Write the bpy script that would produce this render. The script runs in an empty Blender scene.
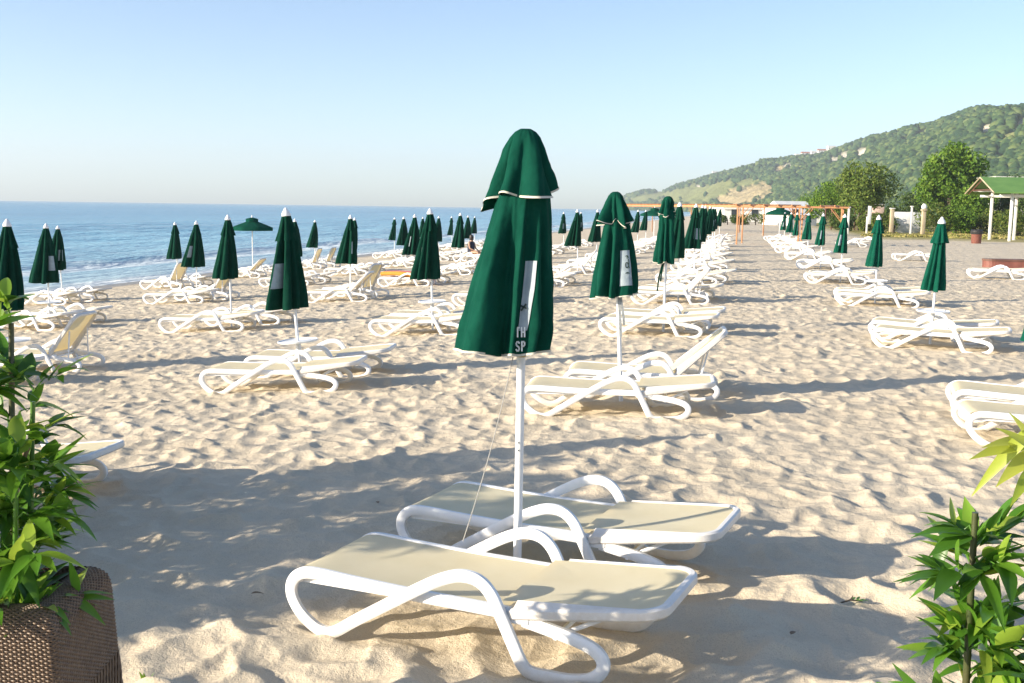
import bpy, math, random
import numpy as np
from math import sin, cos, pi, radians, sqrt, atan, exp

rnd = random.Random(7)
rs = np.random.RandomState(11)
SC = bpy.context.scene
COL = SC.collection

# ------------------------------------------------------------------ camera
F = 1050.0
CAMH = 2.0
YAW = atan((733 - 512) / (F * 1.005))
PIT = atan(134.2 / F)
ROLL = radians(0.82)
CY, SY = cos(YAW), sin(YAW)

def cam2w(x, d):                       # metres right of / in front of the camera -> world x, y
    return x * CY - d * SY, x * SY + d * CY

def _ray(px, py):
    a, b = (px - 512) / F, -(py - 341.5) / F
    x = a * cos(ROLL) - b * sin(ROLL); y = a * sin(ROLL) + b * cos(ROLL); z = -1.0
    f = pi / 2 - PIT
    y, z = y * cos(f) - z * sin(f), y * sin(f) + z * cos(f)
    return x * CY - y * SY, x * SY + y * CY, z

def zt(X):                             # the beach profile: level, then falling to the sea
    X = X + 1.2
    return max(0.0245 * (X - sqrt(X * X + 1.0)), -2.6)

def ground(px, py):
    dx, dy, dz = _ray(px, py)
    k = 0.5
    while k < 3000:
        if CAMH + dz * k <= zt(dx * k): break
        k *= 1.002
    return dx * k, dy * k, zt(dx * k)

def at(px, py, d):                     # the point seen at a pixel, d metres in front of the camera
    dx, dy, dz = _ray(px, py)
    k = d / (-dx * SY + dy * CY)
    return dx * k, dy * k, CAMH + dz * k

def pix(p):
    x = p[0] * CY + p[1] * SY; d = -p[0] * SY + p[1] * CY
    return 512 + F * x / max(d, .01), d

# ------------------------------------------------------------------ helpers
def mesh_np(name, V, Fc, mat=None, parent=None, smooth=True, mats=None, mi=None):
    me = bpy.data.meshes.new(name)
    V = np.asarray(V, dtype=np.float32)
    if isinstance(Fc, np.ndarray):
        n, k = Fc.shape
        me.vertices.add(len(V)); me.vertices.foreach_set('co', V.ravel())
        me.loops.add(n * k); me.loops.foreach_set('vertex_index', Fc.astype(np.int32).ravel())
        me.polygons.add(n)
        me.polygons.foreach_set('loop_start', np.arange(0, n * k, k, dtype=np.int32))
        me.update(calc_edges=True); me.validate()
    else:
        me.from_pydata([tuple(map(float, v)) for v in V], [], Fc)
    me.polygons.foreach_set('use_smooth', [bool(smooth)] * len(me.polygons))
    if mat: me.materials.append(mat)
    if mats:
        for m in mats: me.materials.append(m)
        me.polygons.foreach_set('material_index', mi)
    me.update()
    o = bpy.data.objects.new(name, me)
    COL.objects.link(o)
    if parent: o.parent = parent
    return o

class MB:
    """collects simple shapes into one mesh"""
    def __init__(s): s.V = []; s.F = []
    def add(s, V, Fc):
        b = len(s.V); s.V += [tuple(v) for v in V]; s.F += [tuple(i + b for i in f) for f in Fc]; return s
    def box(s, x0, x1, y0, y1, z0, z1, bev=0.0, rot=0.0, c=None):
        if bev <= 0:
            V = [(x, y, z) for z in (z0, z1) for x, y in ((x0, y0), (x1, y0), (x1, y1), (x0, y1))]
            Fc = [(3, 2, 1, 0), (4, 5, 6, 7), (0, 1, 5, 4), (1, 2, 6, 5), (2, 3, 7, 6), (3, 0, 4, 7)]
        else:
            V = []; n = 12
            def ring(z, ins):
                for qx, qy, a0 in ((x1, y1, 0), (x0, y1, 90), (x0, y0, 180), (x1, y0, 270)):
                    sx = -1 if qx == x1 else 1; sy = -1 if qy == y1 else 1
                    for k in range(3):
                        a = radians(a0 + 45 * k)
                        r = bev
                        V.append((qx + sx * (r + ins) + r * cos(a), qy + sy * (r + ins) + r * sin(a), z))
            ring(z0, bev * .6); ring(z0 + bev, 0); ring(z1 - bev, 0); ring(z1, bev * .6)
            Fc = [tuple(range(n - 1, -1, -1)), tuple(range(3 * n, 4 * n))]
            for r in range(3):
                for k in range(n):
                    Fc.append((r * n + k, r * n + (k + 1) % n, (r + 1) * n + (k + 1) % n, (r + 1) * n + k))
        if rot:
            cx, cy = c or ((x0 + x1) / 2, (y0 + y1) / 2)
            V = [(cx + (x - cx) * cos(rot) - (y - cy) * sin(rot), cy + (x - cx) * sin(rot) + (y - cy) * cos(rot), z) for x, y, z in V]
        return s.add(V, Fc)
    def tube(s, pts, rad, n=8, cap=True):
        P = [np.array(p, float) for p in pts]
        R = rad if isinstance(rad, (list, tuple)) else [rad] * len(P)
        V = []; Fc = []; ref = None
        for i, p in enumerate(P):
            t = P[min(i + 1, len(P) - 1)] - P[max(i - 1, 0)]
            t = t / (np.linalg.norm(t) + 1e-9)
            if ref is None: ref = np.array([1, 0, 0]) if abs(t[0]) < .8 else np.array([0, 1, 0])
            u = ref - t * ref.dot(t); u /= np.linalg.norm(u); w = np.cross(t, u); ref = u
            for k in range(n):
                a = 2 * pi * k / n
                V.append(p + R[i] * (cos(a) * u + sin(a) * w))
        m = len(P)
        for i in range(m - 1):
            for k in range(n):
                Fc.append((i * n + k, i * n + (k + 1) % n, (i + 1) * n + (k + 1) % n, (i + 1) * n + k))
        if cap: Fc += [tuple(range(n - 1, -1, -1)), tuple((m - 1) * n + k for k in range(n))]
        return s.add(V, Fc)
    def lathe(s, prof, n=24, c=(0, 0, 0)):
        V = []; Fc = []
        for r, z in prof:
            for k in range(n):
                a = 2 * pi * k / n; V.append((c[0] + r * cos(a), c[1] + r * sin(a), c[2] + z))
        m = len(prof)
        for i in range(m - 1):
            for k in range(n):
                Fc.append((i * n + k, i * n + (k + 1) % n, (i + 1) * n + (k + 1) % n, (i + 1) * n + k))
        Fc += [tuple(range(n - 1, -1, -1)), tuple((m - 1) * n + k for k in range(n))]
        return s.add(V, Fc)
    def build(s, name, mat, parent=None, smooth=True):
        o = mesh_np(name, s.V, s.F, mat, parent, smooth)
        if smooth:
            try:
                o.data.set_sharp_from_angle(angle=radians(42))
            except Exception: pass
        return o

def tag(o, label, cat, group=None):
    o['label'] = label; o['category'] = cat
    if group: o['group'] = group
    return o
def struct(o): o['kind'] = 'structure'; return o
def stuff(o): o['kind'] = 'stuff'; return o
def empty(name, loc, rz=0):
    o = bpy.data.objects.new(name, None); o.empty_display_size = .2
    COL.objects.link(o); o.location = loc; o.rotation_euler = (0, 0, rz); return o
def copy_tree(o, parent=None):
    c = o.copy(); COL.objects.link(c)
    if parent: c.parent = parent
    for k in ('label', 'category', 'group'):
        if parent is None and k in c: del c[k]
    for ch in list(o.children): copy_tree(ch, c)
    return c

# ------------------------------------------------------------------ noise in numpy
def _h(ix, iy, seed):
    n = (ix.astype(np.int64) * 374761393 + iy.astype(np.int64) * 668265263 + seed * 974711) & 0xffffffff
    n = ((n ^ (n >> 13)) * 1274126177) & 0xffffffff
    n = ((n ^ (n >> 16)) * 2246822519) & 0xffffffff
    return ((n ^ (n >> 15)) & 0xffffff) / float(0xffffff)
def vnoise(x, y, seed=0):
    ix = np.floor(x); iy = np.floor(y); fx = x - ix; fy = y - iy
    ix = ix.astype(np.int64); iy = iy.astype(np.int64)
    fx = fx ** 3 * (fx * (fx * 6 - 15) + 10); fy = fy ** 3 * (fy * (fy * 6 - 15) + 10)
    a = _h(ix, iy, seed); b = _h(ix + 1, iy, seed); c = _h(ix, iy + 1, seed); d = _h(ix + 1, iy + 1, seed)
    return (a + (b - a) * fx) * (1 - fy) + (c + (d - c) * fx) * fy - .5
def fbm(x, y, seed=0, o=4):
    s = 0; a = 1
    for k in range(o):
        s = s + a * vnoise(x * 2 ** k, y * 2 ** k, seed + k * 17); a *= .5
    return s
def pits(x, y, cell, seed, soft=9.0):
    """trampled sand: bowls that meet in crests, 0 at the bottom of a bowl, about 1 on a crest"""
    ix = np.floor(x / cell).astype(np.int64); iy = np.floor(y / cell).astype(np.int64)
    acc = np.zeros_like(x)
    for dx in (-1, 0, 1):
        for dy in (-1, 0, 1):
            cx = ix + dx; cy = iy + dy
            px = (cx + .1 + .8 * _h(cx, cy, seed)) * cell; py = (cy + .1 + .8 * _h(cx, cy, seed + 5)) * cell
            an = _h(cx, cy, seed + 9) * pi; el = 1.0 + .5 * _h(cx, cy, seed + 13)
            lift = .55 * _h(cx, cy, seed + 21)
            ux = (x - px) / cell; uy = (y - py) / cell
            ca = np.cos(an); sa = np.sin(an)
            q = (ux * ca + uy * sa) / el; r = (-ux * sa + uy * ca) * el
            acc += np.exp(-soft * (1.6 * (q * q + r * r) + lift))
    return -np.log(acc + 1e-9) / soft

# ------------------------------------------------------------------ materials
def mat(name):
    m = bpy.data.materials.new(name); m.use_nodes = True
    nt = m.node_tree; b = nt.nodes['Principled BSDF']
    return m, nt, b
def N(nt, t, **k):
    n = nt.nodes.new(t)
    for a, v in k.items():
        if a in n.inputs.keys() if isinstance(a, str) else False: n.inputs[a].default_value = v
        else: setattr(n, a, v)
    return n
def noise(nt, scale, detail=4, rough=.55, vec=None, coord='Object'):
    n = nt.nodes.new('ShaderNodeTexNoise')
    n.inputs['Scale'].default_value = scale; n.inputs['Detail'].default_value = detail; n.inputs['Roughness'].default_value = rough
    if vec is None:
        tc = nt.nodes.new('ShaderNodeTexCoord'); vec = tc.outputs[coord]
    nt.links.new(vec, n.inputs['Vector']); return n
def ramp(nt, src, stops):
    r = nt.nodes.new('ShaderNodeValToRGB')
    el = r.color_ramp.elements
    while len(el) < len(stops): el.new(.5)
    for e, (p, c) in zip(el, stops): e.position = p; e.color = tuple(c) + (1,) if len(c) == 3 else c
    nt.links.new(src, r.inputs[0]); return r
def bump(nt, b, src, dist, strength=1.0, prev=None):
    n = nt.nodes.new('ShaderNodeBump'); n.inputs['Distance'].default_value = dist; n.inputs['Strength'].default_value = strength
    nt.links.new(src, n.inputs['Height'])
    if prev: nt.links.new(prev.outputs[0], n.inputs['Normal'])
    nt.links.new(n.outputs[0], b.inputs['Normal']); return n
def simple(name, c1, c2, rough=.5, scale=6, bd=0, bs=40, spec=.5, coord='Object'):
    m, nt, b = mat(name)
    n = noise(nt, scale, coord=coord); r = ramp(nt, n.outputs['Fac'], [(.3, c1), (.7, c2)])
    nt.links.new(r.outputs[0], b.inputs['Base Color']); b.inputs['Roughness'].default_value = rough
    b.inputs['Specular IOR Level'].default_value = spec
    if bd:
        n2 = noise(nt, bs, coord=coord); bump(nt, b, n2.outputs['Fac'], bd)
    return m
def foliage_mat(name, stops, rough=.45, trans=.35, spec=.4):
    m, nt, b = mat(name)
    g = nt.nodes.new('ShaderNodeNewGeometry')
    r = ramp(nt, g.outputs['Random Per Island'], stops)
    nt.links.new(r.outputs[0], b.inputs['Base Color']); b.inputs['Roughness'].default_value = rough
    b.inputs['Specular IOR Level'].default_value = spec
    t = nt.nodes.new('ShaderNodeBsdfTranslucent'); mx = nt.nodes.new('ShaderNodeMixShader'); mx.inputs[0].default_value = trans
    hs = nt.nodes.new('ShaderNodeHueSaturation'); hs.inputs['Value'].default_value = 1.5; hs.inputs['Hue'].default_value = .485
    nt.links.new(r.outputs[0], hs.inputs['Color']); nt.links.new(hs.outputs[0], t.inputs['Color'])
    nt.links.new(b.outputs[0], mx.inputs[1]); nt.links.new(t.outputs[0], mx.inputs[2])
    nt.links.new(mx.outputs[0], nt.nodes['Material Output'].inputs['Surface'])
    return m

# sand (and the dry ground behind it)
def sand_material():
    m, nt, b = mat('sand')
    tc = nt.nodes.new('ShaderNodeTexCoord'); P = tc.outputs['Object']
    L = nt.links.new
    n1 = noise(nt, .7, 6, .6, P); n2 = noise(nt, 160, 3, .6, P); n3 = noise(nt, 14, 5, .65, P)
    c = ramp(nt, n1.outputs['Fac'], [(.25, (.57, .487, .36)), (.55, (.64, .553, .42)), (.8, (.70, .615, .475))])
    g = ramp(nt, n2.outputs['Fac'], [(.28, (.62, .60, .58)), (.5, (1, 1, 1)), (.75, (1.0, 1.0, 1.0))])
    mx = nt.nodes.new('ShaderNodeMix'); mx.data_type = 'RGBA'; mx.blend_type = 'MULTIPLY'; mx.inputs[0].default_value = .7
    L(c.outputs[0], mx.inputs[6]); L(g.outputs[0], mx.inputs[7])
    # wet sand along the water
    sx = nt.nodes.new('ShaderNodeSeparateXYZ'); L(P, sx.inputs[0])
    nw = noise(nt, .16, 3, .5, P)
    ad = nt.nodes.new('ShaderNodeMath'); ad.operation = 'MULTIPLY_ADD'; ad.inputs[1].default_value = 3.0
    L(nw.outputs['Fac'], ad.inputs[0]); L(sx.outputs['X'], ad.inputs[2])
    mr = nt.nodes.new('ShaderNodeMapRange'); mr.inputs[1].default_value = -20.2; mr.inputs[2].default_value = -19.2
    mr.inputs[3].default_value = 1; mr.inputs[4].default_value = 0; L(ad.outputs[0], mr.inputs[0])
    mw = nt.nodes.new('ShaderNodeMix'); mw.data_type = 'RGBA'; mw.inputs[7].default_value = (.25, .2, .14, 1)
    L(mr.outputs[0], mw.inputs[0]); L(mx.outputs[2], mw.inputs[6])
    # dry grass and bare earth inland
    def rng(src, a, bb):
        r = nt.nodes.new('ShaderNodeMapRange'); r.inputs[1].default_value = a; r.inputs[2].default_value = bb; L(src, r.inputs[0]); return r.outputs[0]
    ng = noise(nt, .12, 5, .6, P)
    s1 = nt.nodes.new('ShaderNodeMath'); s1.operation = 'MULTIPLY_ADD'; s1.inputs[1].default_value = 26.0; L(ng.outputs['Fac'], s1.inputs[0]); L(sx.outputs['Y'], s1.inputs[2])
    gy = rng(s1.outputs[0], 92, 102); gx = rng(sx.outputs['X'], 9, 12)
    mm = nt.nodes.new('ShaderNodeMath'); mm.operation = 'MULTIPLY'; L(gy, mm.inputs[0]); L(gx, mm.inputs[1])
    gc = ramp(nt, n3.outputs['Fac'], [(.3, (.16, .17, .04)), (.55, (.30, .26, .08)), (.75, (.42, .35, .15))])
    mg = nt.nodes.new('ShaderNodeMix'); mg.data_type = 'RGBA'
    L(mm.outputs[0], mg.inputs[0]); L(mw.outputs[2], mg.inputs[6]); L(gc.outputs[0], mg.inputs[7])
    L(mg.outputs[2], b.inputs['Base Color'])
    rr = nt.nodes.new('ShaderNodeMapRange'); rr.inputs[3].default_value = .92; rr.inputs[4].default_value = .3
    L(mr.outputs[0], rr.inputs[0]); L(rr.outputs[0], b.inputs['Roughness'])
    b.inputs['Specular IOR Level'].default_value = .25
    # footprints beyond the reach of the modelled ones, then ripples and grain
    nv = noise(nt, 2.6, 3, .5, P)
    dt = nt.nodes.new('ShaderNodeVectorMath'); dt.operation = 'LENGTH'; L(P, dt.inputs[0])
    far = nt.nodes.new('ShaderNodeMapRange'); far.inputs[1].default_value = 14; far.inputs[2].default_value = 32; L(dt.outputs['Value'], far.inputs[0])
    fw = nt.nodes.new('ShaderNodeMath'); fw.operation = 'SUBTRACT'; fw.inputs[0].default_value = 1.0; L(mr.outputs[0], fw.inputs[1])
    fm = nt.nodes.new('ShaderNodeMath'); fm.operation = 'MULTIPLY'; L(far.outputs[0], fm.inputs[0]); L(fw.outputs[0], fm.inputs[1])
    fv = nt.nodes.new('ShaderNodeMath'); fv.operation = 'MULTIPLY'; L(nv.outputs['Fac'], fv.inputs[0]); L(fm.outputs[0], fv.inputs[1])
    b1 = bump(nt, b, fv.outputs[0], .11, 1.0)
    b2 = bump(nt, b, n3.outputs['Fac'], .018, 1.0, b1)
    b3 = bump(nt, b, n2.outputs['Fac'], .0035, 1.0, b2)
    return m

def sea_material():
    m, nt, b = mat('sea_water')
    L = nt.links.new
    tc = nt.nodes.new('ShaderNodeTexCoord'); P = tc.outputs['Object']
    sx = nt.nodes.new('ShaderNodeSeparateXYZ'); L(P, sx.inputs[0])
    depth = nt.nodes.new('ShaderNodeMapRange'); depth.inputs[1].default_value = -23; depth.inputs[2].default_value = -140; L(sx.outputs['X'], depth.inputs[0])
    pw = nt.nodes.new('ShaderNodeMath'); pw.operation = 'POWER'; pw.inputs[1].default_value = .5; L(depth.outputs[0], pw.inputs[0])
    col = ramp(nt, pw.outputs[0], [(0, (.46, .52, .50)), (.2, (.24, .43, .50)), (.5, (.16, .40, .51)), (1, (.085, .285, .43))])
    # patches of wind on the water, drawn out along the shore
    mp = nt.nodes.new('ShaderNodeMapping'); mp.inputs['Scale'].default_value = (.05, .012, 1); L(P, mp.inputs[0])
    nb = noise(nt, 1.0, 5, .6, mp.outputs[0])
    vr = ramp(nt, nb.outputs['Fac'], [(.3, (.78, .8, .84)), (.7, (1.15, 1.12, 1.1))])
    mv = nt.nodes.new('ShaderNodeMix'); mv.data_type = 'RGBA'; mv.blend_type = 'MULTIPLY'; mv.inputs[0].default_value = 1
    L(col.outputs[0], mv.inputs[6]); L(vr.outputs[0], mv.inputs[7])
    # foam: swash edge and the broken wave behind it
    mp2 = nt.nodes.new('ShaderNodeMapping'); mp2.inputs['Scale'].default_value = (1, .16, 1); L(P, mp2.inputs[0])
    nf = noise(nt, .5, 5, .6, mp2.outputs[0])
    wx = nt.nodes.new('ShaderNodeMath'); wx.operation = 'MULTIPLY_ADD'; wx.inputs[1].default_value = 7.0; L(nf.outputs['Fac'], wx.inputs[0]); L(sx.outputs['X'], wx.inputs[2])
    fc = ramp(nt, None, []) if False else nt.nodes.new('ShaderNodeValToRGB')
    mr = nt.nodes.new('ShaderNodeMapRange'); mr.inputs[1].default_value = -34; mr.inputs[2].default_value = -17; L(wx.outputs[0], mr.inputs[0])
    el = fc.color_ramp.elements
    st = [(0, 0), (.10, .0), (.13, .18), (.17, .02), (.38, .05), (.44, .70), (.54, .60), (.60, .08), (.80, .05), (.86, .75), (1, .6)]
    while len(el) < len(st): el.new(.5)
    for e, (p, v) in zip(el, st): e.position = p; e.color = (v, v, v, 1)
    L(mr.outputs[0], fc.inputs[0])
    nf2 = noise(nt, 2.2, 6, .7, mp2.outputs[0])
    fr = nt.nodes.new('ShaderNodeMapRange'); fr.inputs[1].default_value = .30; fr.inputs[2].default_value = .50; L(nf2.outputs['Fac'], fr.inputs[0])
    fmul = nt.nodes.new('ShaderNodeMath'); fmul.operation = 'MULTIPLY'; L(fc.outputs[0], fmul.inputs[0]); L(fr.outputs[0], fmul.inputs[1])
    mf = nt.nodes.new('ShaderNodeMix'); mf.data_type = 'RGBA'; mf.inputs[7].default_value = (.8, .82, .83, 1)
    L(fmul.outputs[0], mf.inputs[0]); L(mv.outputs[2], mf.inputs[6])
    L(mf.outputs[2], b.inputs['Base Color'])
    ro = nt.nodes.new('ShaderNodeMapRange'); ro.inputs[3].default_value = .22; ro.inputs[4].default_value = .8; L(fmul.outputs[0], ro.inputs[0])
    L(ro.outputs[0], b.inputs['Roughness'])
    b.inputs['IOR'].default_value = 1.33; b.inputs['Specular IOR Level'].default_value = .35
    mp3 = nt.nodes.new('ShaderNodeMapping'); mp3.inputs['Scale'].default_value = (1, .35, 1); L(P, mp3.inputs[0])
    w1 = noise(nt, .35, 4, .6, mp3.outputs[0]); w2 = noise(nt, 2.4, 3, .6, mp3.outputs[0])
    b1 = bump(nt, b, w1.outputs['Fac'], .75, 1.0); bump(nt, b, w2.outputs['Fac'], .14, 1.0, b1)
    return m

M = {}
M['sand'] = sand_material()
M['sea'] = sea_material()
def plastic():
    m, nt, b = mat('white_plastic')
    n = noise(nt, 5, 5, .6); r = ramp(nt, n.outputs['Fac'], [(.3, (.78, .79, .80)), (.75, (.86, .86, .86))])
    tc = nt.nodes.new('ShaderNodeTexCoord'); sx = nt.nodes.new('ShaderNodeSeparateXYZ'); nt.links.new(tc.outputs['Object'], sx.inputs[0])
    n2 = noise(nt, 22, 5, .7)
    # sand dust on the feet of the frame
    mr = nt.nodes.new('ShaderNodeMapRange'); mr.inputs[1].default_value = .0; mr.inputs[2].default_value = .12; mr.inputs[3].default_value = .9; mr.inputs[4].default_value = 0
    nt.links.new(sx.outputs['Z'], mr.inputs[0])
    mu = nt.nodes.new('ShaderNodeMath'); mu.operation = 'MULTIPLY'; nt.links.new(mr.outputs[0], mu.inputs[0]); nt.links.new(n2.outputs['Fac'], mu.inputs[1])
    mx = nt.nodes.new('ShaderNodeMix'); mx.data_type = 'RGBA'; mx.inputs[7].default_value = (.52, .43, .31, 1)
    nt.links.new(mu.outputs[0], mx.inputs[0]); nt.links.new(r.outputs[0], mx.inputs[6]); nt.links.new(mx.outputs[2], b.inputs['Base Color'])
    b.inputs['Roughness'].default_value = .38
    bump(nt, b, n2.outputs['Fac'], .0006)
    return m
M['plastic'] = plastic()
def sling():
    m, nt, b = mat('sling_fabric')
    L = nt.links.new
    tc = nt.nodes.new('ShaderNodeTexCoord')
    w = nt.nodes.new('ShaderNodeTexWave'); w.inputs['Scale'].default_value = 60; w.bands_direction = 'Y'; L(tc.outputs['Object'], w.inputs[0])
    w2 = nt.nodes.new('ShaderNodeTexWave'); w2.inputs['Scale'].default_value = 60; w2.bands_direction = 'X'; L(tc.outputs['Object'], w2.inputs[0])
    ml = nt.nodes.new('ShaderNodeMath'); ml.operation = 'MULTIPLY'; L(w.outputs['Fac'], ml.inputs[0]); L(w2.outputs['Fac'], ml.inputs[1])
    n = noise(nt, 3.5, 5, .6)
    r = ramp(nt, n.outputs['Fac'], [(.3, (.80, .72, .49)), (.7, (.86, .79, .57))])
    mx = nt.nodes.new('ShaderNodeMix'); mx.data_type = 'RGBA'; mx.blend_type = 'MULTIPLY'; mx.inputs[0].default_value = .35
    rr = ramp(nt, ml.outputs[0], [(0, (.7, .7, .7)), (.6, (1, 1, 1))])
    L(r.outputs[0], mx.inputs[6]); L(rr.outputs[0], mx.inputs[7]); L(mx.outputs[2], b.inputs['Base Color'])
    b.inputs['Roughness'].default_value = .7; b.inputs['Specular IOR Level'].default_value = .2
    bump(nt, b, ml.outputs[0], .0008)
    t = nt.nodes.new('ShaderNodeBsdfTranslucent'); t.inputs['Color'].default_value = (.75, .55, .22, 1)
    ms = nt.nodes.new('ShaderNodeMixShader'); ms.inputs[0].default_value = .16
    L(b.outputs[0], ms.inputs[1]); L(t.outputs[0], ms.inputs[2]); L(ms.outputs[0], nt.nodes['Material Output'].inputs['Surface'])
    return m
M['sling'] = sling()
def canvas(name, c1, c2):
    m, nt, b = mat(name)
    L = nt.links.new
    tc = nt.nodes.new('ShaderNodeTexCoord')
    n = noise(nt, 7, 5, .6, tc.outputs['Object'])
    r = ramp(nt, n.outputs['Fac'], [(.3, c1), (.7, c2)])
    L(r.outputs[0], b.inputs['Base Color'])
    b.inputs['Roughness'].default_value = .9; b.inputs['Specular IOR Level'].default_value = .06
    n2 = noise(nt, 420, 2, .5, tc.outputs['Object']); n3 = noise(nt, 11, 3, .5, tc.outputs['Object'])
    b1 = bump(nt, b, n3.outputs['Fac'], .012, 1.0); bump(nt, b, n2.outputs['Fac'], .0008, 1.0, b1)
    t = nt.nodes.new('ShaderNodeBsdfTranslucent'); t.inputs['Color'].default_value = (.0, .12, .06, 1)
    ms = nt.nodes.new('ShaderNodeMixShader'); ms.inputs[0].default_value = .06
    L(b.outputs[0], ms.inputs[1]); L(t.outputs[0], ms.inputs[2]); L(ms.outputs[0], nt.nodes['Material Output'].inputs['Surface'])
    return m
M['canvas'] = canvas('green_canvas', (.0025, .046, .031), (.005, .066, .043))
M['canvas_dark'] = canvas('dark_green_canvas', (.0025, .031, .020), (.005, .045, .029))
M['canvas_mid'] = canvas('lighter_green_canvas', (.0035, .062, .040), (.007, .090, .058))  # a lighter green cloth, worn by the row right of the aisle
M['trim'] = simple('cream_trim', (.50, .47, .39), (.62, .59, .50), .7, 20)
M['pole'] = simple('white_pole_paint', (.70, .72, .74), (.82, .83, .84), .35, 9)
M['patch'] = simple('pale_print', (.24, .30, .34), (.34, .41, .45), .6, 14)
M['ink'] = simple('dark_print', (.01, .03, .025), (.02, .05, .04), .6, 14)
M['white_ink'] = simple('white_print', (.74, .78, .78), (.82, .85, .84), .6, 14)
M['strap'] = simple('grey_strap', (.22, .24, .25), (.4, .42, .43), .7, 30)
M['rope'] = simple('pale_rope', (.30, .29, .27), (.42, .41, .38), .8, 60)
M['brass'] = simple('brass_ring', (.35, .25, .08), (.5, .38, .15), .35, 12)
M['wicker'] = simple('brown_wicker', (.10, .062, .038), (.21, .138, .085), .45, 55, spec=.5)
M['liner'] = simple('black_liner', (.012, .011, .010), (.025, .022, .02), .7, 10)
M['soil'] = simple('soil', (.03, .02, .013), (.07, .05, .032), .95, 30, .02, 50)
M['leaf'] = foliage_mat('bamboo_leaf', [(0, (.04, .115, .014)), (.45, (.09, .235, .023)), (.8, (.17, .34, .034)), (1, (.31, .42, .055))], .32, .38, .5)
M['leaf_y'] = foliage_mat('yellow_green_leaf', [(0, (.30, .42, .05)), (1, (.52, .54, .09))], .4, .4, .4)
M['culm'] = simple('bamboo_culm', (.055, .15, .018), (.10, .22, .03), .3, 8)
M['culm_dark'] = simple('old_bamboo_culm', (.035, .06, .015), (.10, .085, .04), .4, 8)
M['stake'] = simple('dry_stake', (.16, .10, .055), (.28, .19, .11), .7, 14)
M['orange'] = simple('orange_timber', (.42, .20, .095), (.53, .27, .13), .6, 3, spec=.3)
M['white_paint'] = simple('white_paint', (.70, .70, .68), (.82, .82, .80), .6, 1.5)
M['plaster'] = simple('white_plaster', (.62, .61, .58), (.78, .77, .74), .8, .5)
M['roof_green'] = simple('green_roof_sheet', (.095, .21, .045), (.14, .27, .065), .6, 1.2)
M['timber'] = simple('brown_timber', (.10, .045, .03), (.17, .085, .06), .6, 4)
M['bark'] = simple('bark', (.06, .045, .03), (.13, .10, .07), .9, 4, .03, 9)
M['stone'] = simple('tan_stone', (.36, .29, .19), (.50, .42, .29), .85, 2)
M['black'] = simple('black_plastic', (.015, .015, .016), (.03, .03, .03), .5, 8)
M['rust'] = simple('red_brown_paint', (.16, .055, .04), (.24, .09, .065), .6, 5)
M['skin'] = simple('skin', (.42, .24, .16), (.50, .30, .20), .55, 8)
M['pink'] = simple('pink_cloth', (.62, .06, .22), (.75, .10, .30), .8, 8)
M['hair'] = simple('dark_hair', (.015, .010, .008), (.03, .02, .014), .5, 20)
M['navy'] = simple('navy_cloth', (.012, .016, .035), (.025, .03, .055), .8, 10)
M['glass'] = simple('dark_window', (.03, .04, .05), (.06, .07, .08), .15, 3)
M['tile'] = simple('red_tile_roof', (.32, .12, .07), (.42, .18, .10), .8, 1)
M['tree_a'] = foliage_mat('olive_leaves', [(0, (.06, .11, .018)), (.5, (.12, .18, .03)), (1, (.20, .25, .05))], .6, .3, .2)
M['tree_b'] = foliage_mat('green_leaves', [(0, (.05, .12, .014)), (.5, (.105, .20, .022)), (1, (.18, .28, .035))], .6, .3, .2)
M['tree_c'] = foliage_mat('dark_leaves', [(0, (.035, .075, .016)), (.5, (.065, .115, .024)), (1, (.11, .16, .034))], .6, .25, .2)
M['bush'] = foliage_mat('bush_leaves', [(0, (.05, .10, .018)), (.5, (.10, .15, .025)), (1, (.20, .22, .05))], .6, .3, .2)
M['wood'] = foliage_mat('hillside_crowns', [(0, (.020, .048, .022)), (.45, (.042, .085, .032)), (.8, (.08, .125, .04)), (1, (.14, .18, .06))], .8, .1, .1)
M['grass'] = foliage_mat('dry_grass', [(0, (.16, .18, .04)), (.5, (.30, .28, .09)), (1, (.45, .38, .17))], .8, .3, .1)

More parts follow.
